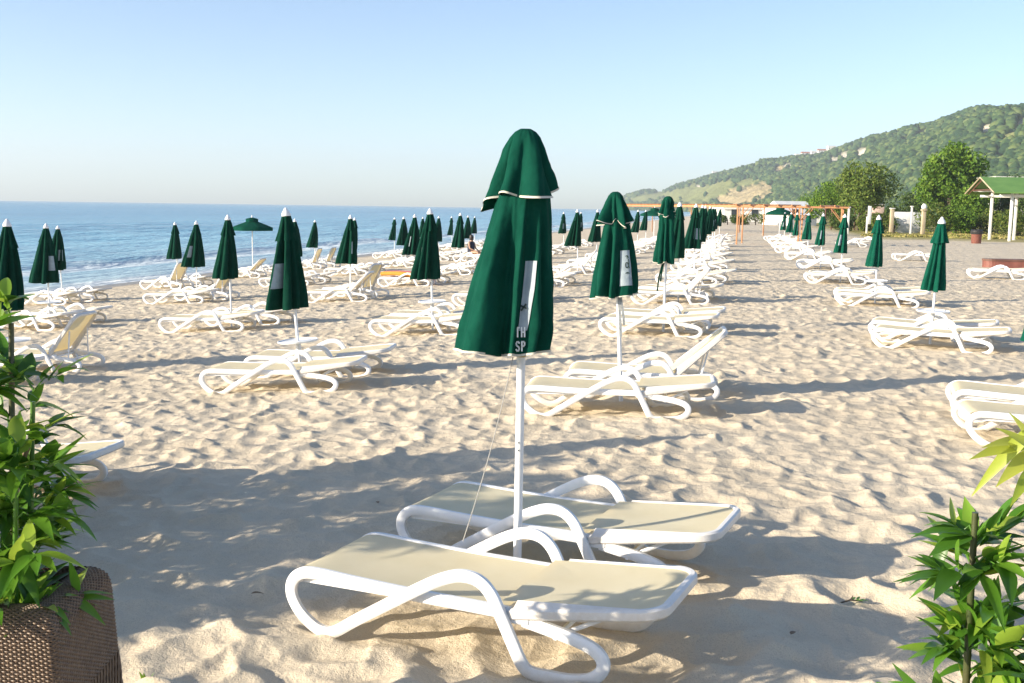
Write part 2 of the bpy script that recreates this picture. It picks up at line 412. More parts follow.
# ------------------------------------------------------------------ ground, sea
def make_ground():
    cen = pi / 2 + YAW
    half = radians(31)
    a = np.concatenate([np.linspace(cen - pi, cen - half, 90, endpoint=False), np.linspace(cen - half, cen + half, 880, endpoint=False), np.linspace(cen + half, cen + pi, 90)])[::-1]
    r = np.concatenate([[.02], np.linspace(.3, 2.4, 26, endpoint=False), np.exp(np.linspace(math.log(2.4), math.log(42), 900, endpoint=False)), np.exp(np.linspace(math.log(42), math.log(4200), 130))])
    A, R = np.meshgrid(a, r)
    X = R * np.cos(A); Y = R * np.sin(A)
    Z = np.maximum(.0245 * (X + 1.2 - np.sqrt((X + 1.2) ** 2 + 1)), -2.6)
    wx = X + .09 * fbm(X * 2.6, Y * 2.6, 3, 3); wy = Y + .09 * fbm(X * 2.6, Y * 2.6, 31, 3)
    p1 = pits(wx * .92 + .2 * wy, wy, .40, 101, 9); p2 = pits(wx + 3.3, wy - 1.7, .215, 202, 8); p3 = pits(wx * .8 - 1.1, wy + 2.2, .15, 303, 7)
    big = fbm(X * .4, Y * .4, 77, 3)
    amt = np.clip(.75 + 1.0 * vnoise(X * .35, Y * .35, 55), .35, 1.25)
    soft = np.clip((7.6 + .12 * X - Y) / 3.0, 0, 1)            # deep soft sand by the planters, trodden finer further on
    h = (.016 + .112 * soft) * (p1 - .30) * amt + (.034 + .004 * soft) * (p2 - .30) + (.017 - .006 * soft) * (p3 - .3) + (.022 + .02 * soft) * big + .005 * fbm(X * 9, Y * 9, 91, 3)
    h += (.006 + .024 * soft) * fbm(X * 1.3, Y * 1.3, 17, 2)
    for (lx, ld) in ((-.075, 4.79), (.345, 5.84)):             # scoured hollows under the two nearest loungers
        qx, qy = cam2w(lx, ld); a_ = YAW - .435
        e1 = (X - qx) * cos(a_) + (Y - qy) * sin(a_); e2 = -(X - qx) * sin(a_) + (Y - qy) * cos(a_)
        g_ = np.exp(-(e1 / .95) ** 4 - (e2 / .48) ** 4)
        h = h * (1 - .45 * g_) - .032 * g_
    fade = np.clip((55 - R) / 30, 0, 1) * np.clip((X + 21.8) / 2.5, .0, 1) * np.clip(R / 1.2, 0, 1)
    Z = Z + h * fade
    m, n = X.shape
    V = np.stack([X, Y, Z], -1).reshape(-1, 3)
    i = np.arange(m * n).reshape(m, n)
    Fc = np.stack([i[:-1, :-1], i[1:, :-1], i[1:, 1:], i[:-1, 1:]], -1).reshape(-1, 4)
    return struct(mesh_np('beach_sand', V, Fc, M['sand']))
make_ground()
SEA_Z = -1.045
def make_sea():
    xs = np.concatenate([-np.exp(np.linspace(math.log(4100), math.log(90), 40, endpoint=False)), np.linspace(-90, -18, 260)])
    ys = np.concatenate([np.linspace(-900, 0, 10, endpoint=False), np.linspace(0, 160, 330, endpoint=False), np.exp(np.linspace(math.log(160), math.log(4100), 40))])
    X, Y = np.meshgrid(xs, ys)
    ph = X + 3.5 * fbm(X * .02, Y * .035, 5, 3)
    damp = np.clip((-X - 23) / 8, 0, 1) * np.clip((X + 120) / 50, 0, 1)
    Z = SEA_Z + damp * (.10 * np.sin(ph * 2 * pi / 9.0) + .12 * fbm(X * .35, Y * .12, 8, 4))
    # a small breaker running in
    Z += .20 * np.exp(-((ph + 30.5) / .9) ** 2) * (.4 + 1.2 * np.clip(fbm(Y * .03, X * 0 + 2, 4, 2) + .5, 0, 1))
    m, n = X.shape
    V = np.stack([X, Y, Z], -1).reshape(-1, 3); i = np.arange(m * n).reshape(m, n)
    Fc = np.stack([i[:-1, :-1], i[:-1, 1:], i[1:, 1:], i[1:, :-1]], -1).reshape(-1, 4)
    return struct(mesh_np('sea_water', V, Fc, M['sea']))
make_sea()

# ------------------------------------------------------------------ sun lounger
def catmull(P, k=5):
    P = np.array(P, float); out = []
    Q = np.vstack([2 * P[0] - P[1], P, 2 * P[-1] - P[-2]])
    for i in range(1, len(Q) - 2):
        for t in np.linspace(0, 1, k, endpoint=False):
            a, b, c, d = Q[i - 1], Q[i], Q[i + 1], Q[i + 2]
            out.append(.5 * (2 * b + (c - a) * t + (2 * a - 5 * b + 4 * c - d) * t * t + (-a + 3 * b - 3 * c + d) * t ** 3))
    out.append(P[-1]); return np.array(out)
def strap_sweep(mb, P, w, t, k=5):
    """sweep a rounded flat bar: w in the vertical plane of the path, t across it"""
    C = catmull(P, k) if k > 1 else np.array(P, float)
    V = []; n = len(C)
    sec = [(.5, .28), (.28, .5), (-.28, .5), (-.5, .28), (-.5, -.28), (-.28, -.5), (.28, -.5), (.5, -.28)]
    for i in range(n):
        T = C[min(i + 1, n - 1)] - C[max(i - 1, 0)]; T /= np.linalg.norm(T)
        S = np.array([0, 1.0, 0]); S = S - T * S.dot(T); S /= np.linalg.norm(S)
        U = np.cross(S, T)
        ww = w(i / (n - 1)) if callable(w) else w
        for a, b in sec: V.append(C[i] + U * a * ww + S * b * t)
    Fc = []; m = len(sec)
    for i in range(n - 1):
        for k2 in range(m): Fc.append((i * m + k2, i * m + (k2 + 1) % m, (i + 1) * m + (k2 + 1) % m, (i + 1) * m + k2))
    Fc += [tuple(range(m - 1, -1, -1)), tuple((n - 1) * m + q for q in range(m))]
    mb.add(V, Fc)
SIDE = [(1.22, .262, .300), (1.0, .266, .300), (.70, .272, .300), (.40, .284, .300), (.18, .296, .301), (.085, .285, .304), (.035, .235, .308), (.035, .17, .313),
        (.085, .10, .320), (.165, .045, .326), (.235, .026, .330), (.30, .042, .334), (.42, .118, .339), (.62, .238, .344), (.80, .343, .345),
        (.90, .392, .345), (.985, .415, .345), (1.065, .405, .345), (1.125, .355, .345), (1.17, .268, .344), (1.225, .150, .341), (1.272, .055, .338), (1.315, .024, .336),
        (1.40, .020, .334), (1.50, .022, .332), (1.585, .042, .330), (1.635, .085, .328), (1.64, .130, .326), (1.60, .172, .322), (1.51, .200, .316), (1.38, .222, .308), (1.26, .240, .300)]
def round_rect_ring(x0, x1, y0, y1, r_in, n=6, r_out=.13):
    pass
def make_lounger(raise_deg=3.5, lod=0):
    root = empty('sun_lounger', (0, 0, 0))
    k = 5 if lod == 0 else (2 if lod == 1 else 1)
    L0 = .96
    for s in (1, -1):
        mb = MB()
        strap_sweep(mb, [(p - L0, s * q, z) for p, z, q in SIDE], .056, .036, k)
        if lod == 0:      # screw caps where the arm meets the rail
            for (px, pz) in ((.545, .195), (1.19, .225)):
                pass
        mb.build('side_frame', M['plastic'], root)
    mb = MB()
    mb.box(.036 - L0, .078 - L0, -.30, .30, .236, .286, .008)
    for p in (.62, 1.205): mb.box(p - .025 - L0, p + .025 - L0, -.285, .285, .225, .25, .006)
    for s in (1, -1): mb.box(.05 - L0, 1.2 - L0, min(s * .262, s * .282), max(s * .262, s * .282), .236, .258)
    for s in (1, -1): mb.box(1.14 - L0, 1.30 - L0, min(s * .285, s * .325), max(s * .285, s * .325), .225, .285, .008)
    mb.build('bed_frame', M['plastic'], root)
    prof = [(.035, .245), (.045, .285), (.085, .312), (.15, .318), (.3, .310), (.5, .300), (.75, .291), (1.0, .287), (1.19, .285)]
    prof = catmull([(a, 0, b) for a, b in prof], 3 if lod < 2 else 1)
    V = []; nq = 9 if lod < 2 else 3
    for a, _, b in prof:
        rd = max(0, (.16 - a) / .125) ** 2 * .05      # rounded corners at the foot
        for j in range(nq):
            v = -1 + 2 * j / (nq - 1)
            V.append((a - L0, v * (.283 - rd), b - .012 * (1 - v * v) * min(1, a / .3)))
    m = len(prof); Fc = []
    for i in range(m - 1):
        for j in range(nq - 1): Fc.append((i * nq + j, (i + 1) * nq + j, (i + 1) * nq + j + 1, i * nq + j + 1))
    mesh_np('seat_sling', V, Fc, M['sling'], root)
    # backrest: moulded frame that tapers towards a rounded head end, sling inside it
    hp = (1.185 - L0, 0, .285)
    def outline(ins, n=7):
        pts = []
        Lb = .70; w0 = .335 - ins; w1 = .322 - ins; x0 = .0 + ins * .8; x1 = Lb - ins; r = max(.12 - ins, .05)
        for (cx, cy, a0, rr) in ((x1 - r, w1 - r, 0, r), (x0 + .03, w0 - .03, 90, .03), (x0 + .03, -w0 + .03, 180, .03), (x1 - r, -w1 + r, 270, r)):
            for q in range(n):
                a = radians(a0 + 90 * q / (n - 1)); pts.append((cx + rr * cos(a), cy + rr * sin(a)))
        # bow the head end outwards a little
        return [(x + .03 * max(0, x / .735) ** 3 * (1 - (y / .33) ** 2), y) for x, y in pts]
    nn = 7 if lod < 2 else 3
    rings = [(0.0, -.002), (.000, .030), (.010, .040), (.030, .040), (.036, .034), (.036, .004), (.028, -.012), (.010, -.012)]
    V = []; Fc = []
    for ins, z in rings: V += [(x, y, z + .012 * (x / .735) ** 2 - (.034 if x < .05 else 0)) for x, y in outline(ins, nn)]
    n = 4 * nn
    for a in range(len(rings)):
        b = (a + 1) % len(rings)
        for q in range(n): Fc.append((a * n + q, a * n + (q + 1) % n, b * n + (q + 1) % n, b * n + q))
    mbk = MB().add(V, Fc)
    back = mbk.build('backrest', M['plastic'], root)
    back.location = hp; back.rotation_euler = (0, -radians(raise_deg), 0)
    inner = [(x if x > .06 else -.022, y) for x, y in outline(.035, nn)]; cxs = sum(p[0] for p in inner) / n
    V = []; lay = [0, .35, .7, 1] if lod < 2 else [0, 1]
    for s in lay[1:]: V += [(cxs + (x - cxs) * s, y * s, .030 + .012 * ((cxs + (x - cxs) * s) / .735) ** 2 - .012 * (1 - s * s)) for x, y in inner]
    c = len(V); V.append((cxs, 0, .021)); Fc = [(c, q, (q + 1) % n) for q in range(n)]
    for a in range(len(lay) - 2): Fc += [(a * n + q, (a + 1) * n + q, (a + 1) * n + (q + 1) % n, a * n + (q + 1) % n) for q in range(n)]
    mesh_np('backrest_sling', V, Fc, M['sling'], back)
    # prop under the backrest
    mb = MB(); th = radians(raise_deg)
    for s in (1, -1):
        top = (hp[0] + .45 * cos(th), s * .24, hp[2] + .45 * sin(th) - .02); bot = (1.45 - L0 if raise_deg > 15 else 1.42 - L0, s * .27, .19)
        mb.tube([bot, top], .011, 6)
    mb.tube([(1.45 - L0 if raise_deg > 15 else 1.42 - L0, -.325, .196), (1.45 - L0 if raise_deg > 15 else 1.42 - L0, .325, .196)], .013, 6)
    mb.build('backrest_prop', M['plastic'], root)
    return root
PROTO = {}
def place_lounger(x, y, rz, raised, d, label, group, tilt=0):
    lod = 0 if d < 9 else (1 if d < 24 else 2)
    key = (raised, lod)
    if key not in PROTO:
        PROTO[key] = make_lounger(raised, lod)
        o = PROTO[key]
    else: o = copy_tree(PROTO[key])
    o.location = (x, y, zt(x) - .012); o.rotation_euler = (0, radians(tilt) + math.atan(zt(x + .5) - zt(x - .5)) * -1, rz)
    tag(o, label, 'sun lounger', group)
    return o

# ------------------------------------------------------------------ parasols
def canopy_surface(spec):
    """returns f(theta, u) -> point on a furled canopy; u 0 at the top, 1 at the hem"""
    rr = random.Random(spec['seed'])
    nf = spec.get('folds', 8)
    cr = [2 * pi * (k + spec.get('irr', .25) * (rr.random() - .5)) / nf + spec.get('rot', 0) for k in range(nf)]
    dep = [spec['crease'] * (.6 + .8 * rr.random()) for _ in range(nf)]
    wid = [spec.get('cw', .13) * (.7 + .8 * rr.random()) for _ in range(nf)]
    tw = [spec.get('twist', .25) * (rr.random() - .4) for _ in range(nf)]
    hem = [(rr.random() - .5) * spec.get('hem', .03) for _ in range(nf)]
    bul = [1 + spec.get('bulge', .18) * (rr.random() - .5) for _ in range(nf)]
    prof = spec['prof']; us = [p[0] for p in prof]; rsr = [p[1] for p in prof]
    z0, z1 = spec['z0'], spec['z1']; ox, oy = spec.get('off', (0, 0))
    ctl = spec.get('lobes')
    if ctl:
        ca = np.array([c[0] for c in ctl], float); cm = np.array([c[1] for c in ctl], float)
        ca = np.concatenate([ca - 360, ca, ca + 360]); cm = np.concatenate([cm] * 3)
        fa = np.arange(-360, 360, 1.0); fm = np.interp(fa, ca, cm); kk = np.exp(-(np.arange(-9, 10) / 3.2) ** 2); fm = np.convolve(fm, kk / kk.sum(), 'same')
    wa = spec.get('wrinkle', .010); ws = spec['seed'] % 50
    def wr(th, u):
        c, s_ = cos(th), sin(th)
        a = vnoise(np.array([c * 3.6 + ws]), np.array([s_ * 3.6 + u * 1.3]), 5)[0]
        b = vnoise(np.array([c * 9 + ws + u]), np.array([s_ * 9 + u * 2.2]), 6)[0]
        d = vnoise(np.array([c * 4 + u * 7 + ws]), np.array([s_ * 4 - u * 6]), 7)[0]
        return wa * (1.6 * a + 1.0 * b + .7 * d) * (.35 + .65 * u)
    def f(th, u):
        r = np.interp(u, us, rsr)
        if ctl:
            dg = (math.degrees(th - spec['rot']) + 180 + spec.get('turn', 0) * (1 - u)) % 360 - 180
            mlt = float(np.interp(dg, fa, fm)); amp = min(1, u * 2.2) * (.5 + .5 * u)
            r *= 1 + (mlt - 1) * amp
            r += wr(th, u)
            sk = u ** 1.4
            return (r * cos(th) + ox * sk, r * sin(th) * spec.get('ay', 1) + oy * sk, z0 + (z1 - z0) * u + .045 * (mlt - .9) * u * u)
        g = spec.get('grow', 1.0)
        amp = min(1, u * 3.5) * (.55 + .45 * u)
        k = 1.0; hz = 0
        for a, d, w, t, b, h in zip(cr, dep, wid, tw, bul, hem):
            dd = (th - a - t * u + pi) % (2 * pi) - pi
            k -= d * amp * exp(-(dd / w) ** 2)
            lobe = exp(-((dd - pi / nf) / (2.2 / nf)) ** 2)
            k += (b - 1) * amp * lobe; hz += h * lobe * u * u
        r = r * max(k, .25) + (wr(th, u) if wa else 0)
        sk = u ** 1.4
        return (r * cos(th) * spec.get('ax', 1) + ox * sk, r * sin(th) * spec.get('ay', 1) + oy * sk, z0 + (z1 - z0) * u + hz)
    return f
def canopy_mesh(name, f, nt_, nu, m, parent, cap_top=True):
    V = []; Fc = []
    for i in range(nu + 1):
        for k in range(nt_): V.append(f(2 * pi * k / nt_, i / nu))
    for i in range(nu):
        for k in range(nt_): Fc.append((i * nt_ + k, (i + 1) * nt_ + k, (i + 1) * nt_ + (k + 1) % nt_, i * nt_ + (k + 1) % nt_))
    if cap_top: Fc.append(tuple(range(nt_)))
    return mesh_np(name, V, Fc, m, parent)
def hem_band(name, f, nt_, u0, u1, off, m, parent):
    V = []; Fc = []
    for u in (u0, u1):
        for k in range(nt_):
            x, y, z = f(2 * pi * k / nt_, u); l = sqrt(x * x + y * y) + 1e-6
            V.append((x + x / l * off, y + y / l * off, z))
    for k in range(nt_): Fc.append((k, nt_ + k, nt_ + (k + 1) % nt_, (k + 1) % nt_))
    return mesh_np(name, V, Fc, m, parent)
def decal(name, f, th, u, w, h, m, parent, off=.006, nx=6, ny=10, cen=(0, 0)):
    """a printed strip lying on the cloth, following its folds"""
    x, y, z = f(th, u); r = sqrt((x - cen[0]) ** 2 + (y - cen[1]) ** 2); dz = abs(f(th, 1)[2] - f(th, 0)[2])
    V = []; Fc = []
    for j in range(ny + 1):
        for i in range(nx + 1):
            t2 = th + (i / nx - .5) * w / max(r, .05); u2 = u + (j / ny - .5) * h / dz
            a = np.array(f(t2, u2)); b = np.array(f(t2 + .03, u2)); c = np.array(f(t2, min(u2 + .02, 1.0)))
            nrm = np.cross(b - a, a - c); nrm /= np.linalg.norm(nrm) + 1e-9
            if nrm[0] * cos(t2) + nrm[1] * sin(t2) < 0: nrm = -nrm
            V.append(a + nrm * off)
    for j in range(ny):
        for i in range(nx): Fc.append((j * (nx + 1) + i, (j + 1) * (nx + 1) + i, (j + 1) * (nx + 1) + i + 1, j * (nx + 1) + i + 1))
    return mesh_np(name, V, Fc, m, parent)
def strokes_on(name, f, th, u, W, Hh, strokes, thick, m, parent, off=.010):
    """pen strokes in a W x Hh box centred at (th, u) on the cloth"""
    a = np.array(f(th, u)); b = np.array(f(th + .06, u)); c = np.array(f(th, u + .05))
    ex = b - a; ex /= np.linalg.norm(ex); ez = a - c; ez -= ex * ez.dot(ex); ez /= np.linalg.norm(ez)
    nn = np.cross(ex, ez)
    if nn[0] * cos(th) + nn[1] * sin(th) < 0: nn = -nn
    V = []; Fc = []
    for st in strokes:
        for (x0, y0), (x1, y1) in zip(st, st[1:]):
            p = a + ex * (x0 * W) + ez * (y0 * Hh) + nn * off; q = a + ex * (x1 * W) + ez * (y1 * Hh) + nn * off
            d = q - p; l = np.linalg.norm(d); d /= l; s = np.cross(nn, d) * thick / 2
            p = p - d * thick * .4; q = q + d * thick * .4
            bs = len(V)
            for e in (p + s, q + s, q - s, p - s): V.append(e)
            for e in (p + s, q + s, q - s, p - s): V.append(e - nn * .002)
            Fc += [(bs, bs + 1, bs + 2, bs + 3), (bs, bs + 4, bs + 5, bs + 1), (bs + 1, bs + 5, bs + 6, bs + 2), (bs + 2, bs + 6, bs + 7, bs + 3), (bs + 3, bs + 7, bs + 4, bs)]
    return mesh_np(name, V, Fc, m, parent, False)
LET = {'T': [[(-.35, .5), (.35, .5)], [(0, .5), (0, -.5)]],
       'H': [[(-.33, .5), (-.33, -.5)], [(.33, .5), (.33, -.5)], [(-.33, 0), (.33, 0)]],
       'S': [[(.33, .36), (.15, .5), (-.15, .5), (-.33, .32), (-.25, .1), (.25, -.1), (.33, -.32), (.15, -.5), (-.15, -.5), (-.33, -.36)]],
       'P': [[(-.3, -.5), (-.3, .5), (.12, .5), (.32, .38), (.32, .14), (.12, 0), (-.3, 0)]]}
def word(s, x0, y0, dx):
    out = []
    for i, ch in enumerate(s):
        for st in LET[ch]: out.append([(x0 + i * dx + p[0] * dx * .8, y0 + p[1]) for p in st])
    return out

FRONT = -pi / 2 + YAW           # theta that faces the camera
def make_capped_parasol(seed, h, kind):
    """the three parasols nearest the camera beside the aisle: a deep rounded cap over the furled canopy"""
    root = empty('closed_parasol', (0, 0, 0))
    cd = cos(YAW), sin(YAW)
    mb = MB(); mb.tube([(0, 0, -.25), (0, 0, h * .5), (0, 0, h - .1)], .022, 14)
    pole = mb.build('pole', M['pole'], root)
    mb = MB()
    for z in (.79, .83): mb.tube([(.0, -.018, z), (.0, -.026, z)], .004, 6)
    mb.build('pole_hole', M['black'], pole)
    lean = {1: -.095, 2: -.06, 3: -.01}[kind]
    rad = {1: .23, 2: .25, 3: .18}[kind]
    zb = h - {1: 1.10, 2: 1.08, 3: 1.10}[kind]
    spec = dict(seed=seed, wrinkle=.016, folds=7, irr=.5, crease=.66, cw=.22, twist=.6, hem=.06, bulge=.45, prof=[(0, .10), (.12, .13), (.35, rad * .70), (.6, rad * .86), (.85, rad * .98), (1, rad)],
                z0=h - .22, z1=zb, off=(lean * cd[0], lean * cd[1]), rot=FRONT + {1: .15, 2: .35, 3: .2}[kind], ay=.85)
    if kind == 1:
        spec['lobes'] = [(-180, 1.0), (-152, 1.1), (-128, .75), (-110, .92), (-92, 1.02), (-84, .96), (-72, 1.06), (-60, 1.02), (-45, 1.14), (-29, 1.18), (-22, 1.02), (-14, .52), (-4, .40), (5, .48), (11, .86), (16, .90), (22, .68), (34, .68), (42, 1.04), (50, 1.04), (57, .66), (68, 1.08), (84, 1.0), (93, .78), (106, 1.1), (130, .7), (156, 1.1)]
        spec['rot'] = FRONT; spec['wrinkle'] = .018; spec['turn'] = 14; spec['ay'] = 1.0
    f = canopy_surface(spec)
    can = canopy_mesh('canopy', f, 180 if kind == 1 else 120, 44, M['canvas'], root, False)
    hem_band('hem_trim', f, 180, .990, 1.003, .005, M['trim'], can)
    cr = {1: .172, 2: .19, 3: .145}[kind]
    cs = dict(seed=seed + 3, wrinkle=.012, folds=7, irr=.6, crease=.58, cw=.22, twist=.5, hem=.13, bulge=.35, prof=[(0, .025), (.04, .05), (.12, .075), (.3, .105), (.6, cr * .80), (.85, cr * .97), (1, cr * 1.08)],
              z0=h, z1=h - {1: .335, 2: .34, 3: .31}[kind], off=(-.01 * cd[0], 0), rot=FRONT + .05)
    g = canopy_surface(cs)
    cap = canopy_mesh('canopy_cap', g, 96, 24, M['canvas'], root, True)
    hem_band('cap_trim', g, 96, .974, 1.005, .004, M['trim'], cap)
    if kind == 1:
        th = FRONT + radians(27)
        decal('printed_panel', f, th, .67, .034, .34, M['patch'], can, .004)
        strokes_on('palm_mark', f, th, .735, .03, .03, [[(-.3, -.4), (.1, .1), (.4, .5)], [(.1, .1), (-.4, .3)], [(.1, .1), (.5, -.1)]], .009, M['ink'], can, .013)
        strokes_on('lettering', f, th, .905, .027, .045, word('TH', -.5, .78, 1.0) + word('SP', -.5, -.78, 1.0), .0072, M['white_ink'], can, .016)
        mb = MB(); mb.lathe([(.016, -.04), (.030, -.03), (.030, .0), (.018, .012)], 14, (0, 0, zb + .0)); mb.build('hub_ring', M['brass'], root)
    if kind == 2:
        th = FRONT + .66
        decal('printed_panel', f, th, .66, .10, .36, M['patch'], can)
        em = [[(.30 * cos(a), .45 * sin(a) + .1 * a) for a in np.linspace(0, 2.2 * pi, 18)], [(-.3, -.62), (-.05, -.5), (.3, -.62)], [(0, 1.1), (.05, 1.4)], [(-.2, 1.35), (.05, 1.4), (.28, 1.2)]]
        strokes_on('emblem', f, th, .66, .06, .09, em, .009, M['ink'], can, .012)
    if kind in (2, 3):
        mb = MB(); e = -1 if kind == 3 else 1
        c = cd
        for q, (dx, l) in enumerate(((.02, .42), (.05, .30))) if kind == 2 else enumerate(((-.10, .46), (-.06, .30))):
            P = [(dx * c[0] * .4, dx * c[1] * .4 - .03, zb + .05), (dx * c[0], dx * c[1] - .05, zb - l * .5), (dx * c[0] * 1.2 + .0, dx * c[1] - .05, zb - l)]
            Cc = catmull([(p[0], p[1], p[2]) for p in P], 5)
            V = []; Fc = []
            for i, p in enumerate(Cc):
                w = .013
                V += [(p[0] - w * c[0], p[1] - w * c[1], p[2]), (p[0] + w * c[0], p[1] + w * c[1], p[2]), (p[0] + w * c[0], p[1] + w * c[1] + .003, p[2]), (p[0] - w * c[0], p[1] - w * c[1] + .003, p[2])]
            for i in range(len(Cc) - 1):
                for k in range(4): Fc.append((i * 4 + k, i * 4 + (k + 1) % 4, (i + 1) * 4 + (k + 1) % 4, (i + 1) * 4 + k))
            mb.add(V, Fc)
        mb.build('strap', M['strap'] if kind == 2 else M['canvas_dark'], root)
    return root

def make_parasol(seed, h, rad, offx, fold=8, lod=0, patch=None, tray=True, zb=None, dark=True):
    """plain furled parasol: white finial, small vent tier, fluted canopy"""
    root = empty('closed_parasol', (0, 0, 0))
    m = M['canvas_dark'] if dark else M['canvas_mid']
    nt_, nu = ((96, 26), (56, 14), (32, 8))[lod]
    zb = zb or h - (1.24 if dark else 1.12)
    mb = MB(); mb.tube([(0, 0, -.2), (0, 0, h - .1)], .019, 10 if lod == 0 else 6); mb.build('pole', M['pole'], root)
    spec = dict(seed=seed, folds=fold, wrinkle=(.012, .008, 0)[lod], irr=.30, crease=.70, cw=.20, twist=.22, hem=.035, bulge=.25, prof=[(0, .05), (.1, .07), (.3, rad * .48), (.6, rad * .72), (.88, rad * .95), (1, rad)],
                z0=h - .10, z1=zb, off=(offx * cos(YAW), offx * sin(YAW)))
    f = canopy_surface(spec)
    can = canopy_mesh('canopy', f, nt_, nu, m, root)
    cs = dict(seed=seed + 9, wrinkle=0, folds=fold, irr=.2, crease=.36, cw=.18, twist=.1, hem=.03, bulge=.15, prof=[(0, .035), (.1, .055), (.6, .10), (1, .145)], z0=h - .075, z1=h - .40, off=(offx * .14 * cos(YAW), 0))
    g = canopy_surface(cs)
    canopy_mesh('vent_tier', g, nt_, max(4, nu // 3), m, can)
    mb = MB(); mb.lathe([(.055, -.02), (.058, 0), (.045, .03), (.026, .055), (.018, .075), (.004, .085)], 14 if lod == 0 else 8, (0, 0, h - .09)); mb.build('finial', M['pole'], root)
    if patch: decal('printed_panel', f, FRONT + patch, .64, .06, .30, M['patch'], can, .003, 4, 6)
    if tray:
        mb = MB(); mb.lathe([(.03, .0), (.20, .005), (.245, .012), (.25, .03), (.242, .034), (.235, .02), (.03, .016)], 28 if lod == 0 else 14, (0, 0, .50))
        mb.lathe([(.03, -.09), (.034, -.08), (.034, 0), (.03, .0)], 12, (0, 0, .50)); mb.build('tray', M['plastic'], root)
    return root
def make_open_parasol(h, R):
    root = empty('open_parasol', (0, 0, 0))
    mb = MB(); mb.tube([(0, 0, -.2), (0, 0, h)], .019, 8); mb.build('pole', M['pole'], root)
    def dome(R0, z0, drop, n=8, nu=8, val=.05):
        V = [(0, 0, z0)]; Fc = []; seg = n * 6
        for i in range(1, nu + 1):
            u = i / nu
            for k in range(seg):
                a = 2 * pi * k / seg; q = (k % 6) / 6
                sag = sin(q * pi)
                r = R0 * u * (1 - .045 * sag * u)
                V.append((r * cos(a), r * sin(a), z0 - drop * u ** 1.25 - .05 * sag * u * (1 - u) * R0))
        for k in range(seg): V.append((V[1 + (nu - 1) * seg + k][0], V[1 + (nu - 1) * seg + k][1], V[1 + (nu - 1) * seg + k][2] - .12))
        for k in range(seg): Fc.append((0, 1 + k, 1 + (k + 1) % seg))
        for i in range(nu):
            for k in range(seg): Fc.append((1 + i * seg + k, 1 + (i + 1) * seg + k, 1 + (i + 1) * seg + (k + 1) % seg, 1 + i * seg + (k + 1) % seg))
        return V, Fc
    V, Fc = dome(R, h - .05, R * .34); can = mesh_np('canopy', V, Fc, M['canvas'], root)
    V, Fc = dome(R * .3, h + .06, R * .07); mesh_np('vent_tier', V, Fc, M['canvas'], can)
    mb = MB()
    for k in range(8):
        a = 2 * pi * k / 8; mb.tube([(0, 0, h - .09), (R * .9 * cos(a), R * .9 * sin(a), h - .1 - R * .31)], .008, 5)
    mb.build('rib_set', M['pole'], root)
    mb = MB(); mb.lathe([(.03, 0), (.03, .05), (.005, .1)], 10, (0, 0, h + .05)); mb.build('finial', M['pole'], root)
    return root

ORD = ['first', 'second', 'third', 'fourth', 'fifth', 'sixth', 'seventh', 'eighth', 'ninth', 'tenth', 'eleventh', 'twelfth', 'thirteenth', 'fourteenth']
ROWS = [  # name, x of the row line, distances from the camera, parasol height, canopy radius
    ('row right of aisle', 3.0, [9.6, 16.0, 23.0, 30.0, 37.2, 44.4, 51.5, 58.5, 65.5, 72.5], 1.96, .215),
    ('row left of aisle', -1.1, [5.27, 10.9, 17.4, 23.2, 29.2, 35.2, 41.2, 47.2, 53.2, 59.2, 71], 2.2, .27),
    ('second row left of aisle', -5.2, [7.1, 12.9, 18.6, 24.2, 29.8, 35.6, 40.6, 46.4, 52.2, 58.0, 63.8, 70], 2.17, .31),
    ('third row left of aisle', -9.6, [14.2, 20.4, 26.8, 32.2, 37.8, 43.5, 49.2, 55, 61, 67], 2.17, .32),
    ('second row from sea', -14.0, [21.9, 28.1, 34.5, 40.0, 45.7, 51.2, 56.8, 62.5, 68.3, 74], 2.17, .34),
    ('row nearest sea', -18.3, [29.3, 35.3, 40.9, 47.0, 57.8, 63.5, 69.8, 76], 2.17, .34),
]
PR = random.Random(23)
UPR = {}
RAISED = {(1, 1): {'far': 38}, (1, 2): {'far': 0}, (1, 3): {'near': 42}, (3, 0): {'far': 48}, (3, 2): {'far': 58}, (5, 1): {'near': 55}, (4, 1): {'far': 50}, (5, 3): {'near': 60, 'far': 60}, (3, 4): {'far': 45}, (2, 5): {'near': 45}}
placed = {}
